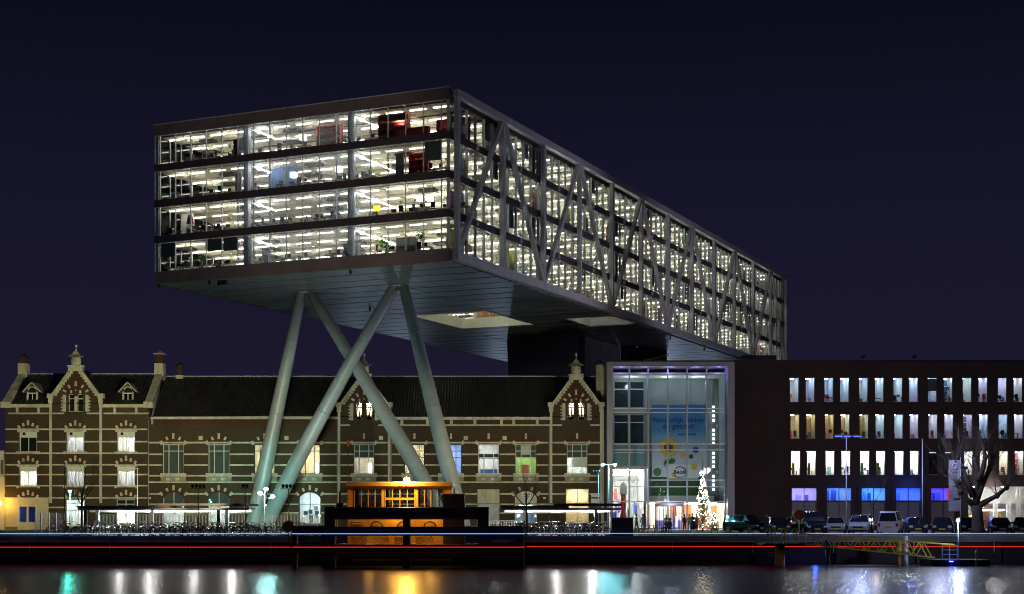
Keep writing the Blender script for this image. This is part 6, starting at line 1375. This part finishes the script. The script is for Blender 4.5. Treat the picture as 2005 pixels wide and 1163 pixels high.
MB().tube([(q(1868), GY-1.1, WZ+.4), (q(1867), GY-1.1, z_(1020))], [.05, .035], 6).build('lamp_post', 'zinc', pn); MB().lathe([(.03, -.12), (.10, -.05), (.10, .08), (.03, .14)], (q(1867), GY-1.1, z_(1019)), 8).build('lamp', emis((.45, .65, 1), 220.0), pn)
point((q(1866), GY-1.5, z_(1019)), 450, (.5, .65, 1), .12, 'pontoon_lamp_light'); point((q(1855), GY-1.9, z_(1093)), 14, (.05, .1, 1), .1, 'pontoon_blue_light')
B('blue_lamp', pn, q(1846), q(1853), GY-1.7, GY-1.66, WZ+.3, WZ+.36, emis((.05, .08, 1), 20.0)); point((q(1610), GY+2.5, -.9), 45, (.03, .12, 1), .15, 'gangway_blue_light')
pp = thing('mooring_pole', 'yellow mooring pole right of the pontoon', 'pole', (q(1896), GY-1, WZ)); MB().tube([(q(1894.5), GY-2, WZ-1), (q(1894.5), GY-2, z_(1077)), (q(1896), GY-2, z_(1075)), (q(1897.5), GY-2, z_(1077)), (q(1897.5), GY-2, WZ-1)], .03, 6).build('loop', 'yellow', pp)
for x in (1758, 1560, 1772): pass
for xp, lab in ((1760, 'brown mooring pile behind the gangway middle'), (1773, 'blue-grey mooring pile right of the brown one'), (1621, 'dark mooring pile near the gangway head')):
    t_ = thing('mooring_pile', lab, 'pile', (px(xp, 112), 112, WZ), local=True); MB().lathe([(.2, -3), (.2, 2.0-.2*(xp % 3)), (.05, 2.1-.2*(xp % 3))], n=10).build('shaft', {1760: 'varnish', 1773: 'steel', 1621: 'black'}[xp], t_)
# parking lights spilling on the cars: lamp post head and entrance lamps
point((px(1657, 134), 128.5, pz(860, 134)), 1500, (.45, .55, 1), .4, 'parking_lamp_light')
point((px(1806, 134), 128.5, pz(862, 134)), 1300, (.6, .65, 1), .4, 'parking_lamp_light')
spot((px(1657, 134), 134.4, pz(855, 134)), (fx(1600), YF, 12), 5200, 110, (1, .74, .70), .9, .4, 'wall_fill_beam'); spot((px(1806, 134), 134.4, pz(858, 134)), (fx(1880), YF, 12), 5200, 110, (1, .74, .70), .9, .4, 'wall_fill_beam')  # beams added at the posts to lift the dark brick wall
point((fx(1940), YF-1.0, fz(956)), 260, (1, .96, .9), .3, 'lobby_spill')
point((fx(1310), YF-3.0, fz(984)), 260, (.62, .70, 1), .4, 'entrance_spill')
for xq in (1215, 1260, 1310, 1360, 1405): point((fx(xq), YF-1.1, fz(727)), 34, (.30, .28, 1), .2, 'portal_soffit_light')
spot((fx(1300), YF+1.0, fz(978)), (ix(1325), IY, iz(870)), 330, 120, (.75, .85, 1), .8, .4, 'banner_light')
# sodium lamp at the left house door
t_ = thing('wall_lantern', 'sodium wall lantern over the cream shopfront of the left house', 'lamp', (fx(4), YF-.8, fz(985)), local=True); MB().lathe([(.05, -.2), (.13, -.1), (.13, .15), (.03, .25)], n=8).build('lantern', emis((1, .52, .05), 60.0), t_); B('bracket', t_, -.03, .03, 0, .8, .2, .25, 'black')
point((fx(12), YF-1.4, fz(984)), 160, (1, .52, .06), .2, 'sodium_light')
for a in range(6):
    if not usedp[a]: 
        for ch in list(protos[a].children): bpy.data.objects.remove(ch)
        bpy.data.objects.remove(protos[a])

for xq, yq, tv, lab in ((1690, YF+1.5, 18, 'left invented floodlight on the roof of the dark office block'), (1790, YF+1.5, 85, 'right invented floodlight on the roof of the dark office block')):  # floodlights added only to brighten the truss side
    t_ = thing('added_roof_floodlight', lab, 'floodlight', (px(xq, yq), yq, ZO+.01), local=True)
    MB().tube([(0, 0, 0), (0, 0, .5)], .04, 6).build('bracket', 'black', t_); B('lamp_housing', t_, -.25, .25, -.15, .15, .5, .85, 'black')
    spot((px(xq, yq)-.35, yq+.3, ZO+.75), w2(0, tv, 37), 11000, 75, (.86, .84, 1), .8, .3, 'truss_fill_beam')
point((px(1720, 106), 106.5, 1.2), 38, (1, .85, .6), .2, 'gangway_fill_light')  # fill added near the gangway to bring up its yellow lattice

for xq, yq in ((1240, 745), (1310, 742), (1370, 745)): point((fx(xq), YF+3.2, fz(yq)), 110, (.75, .95, 1), .3, 'atrium_fill_light')  # fill points added to brighten the hall interior
point((fx(1779), YF-1.2, fz(952)), 130, (.04, .12, 1), .3, 'shop_window_glow'); point((fx(1643), YF-1.2, fz(957)), 36, (.08, .2, 1), .3, 'shop_window_glow'); point((fx(1711), YF-1.2, fz(957)), 46, (.08, .2, 1), .3, 'shop_window_glow')
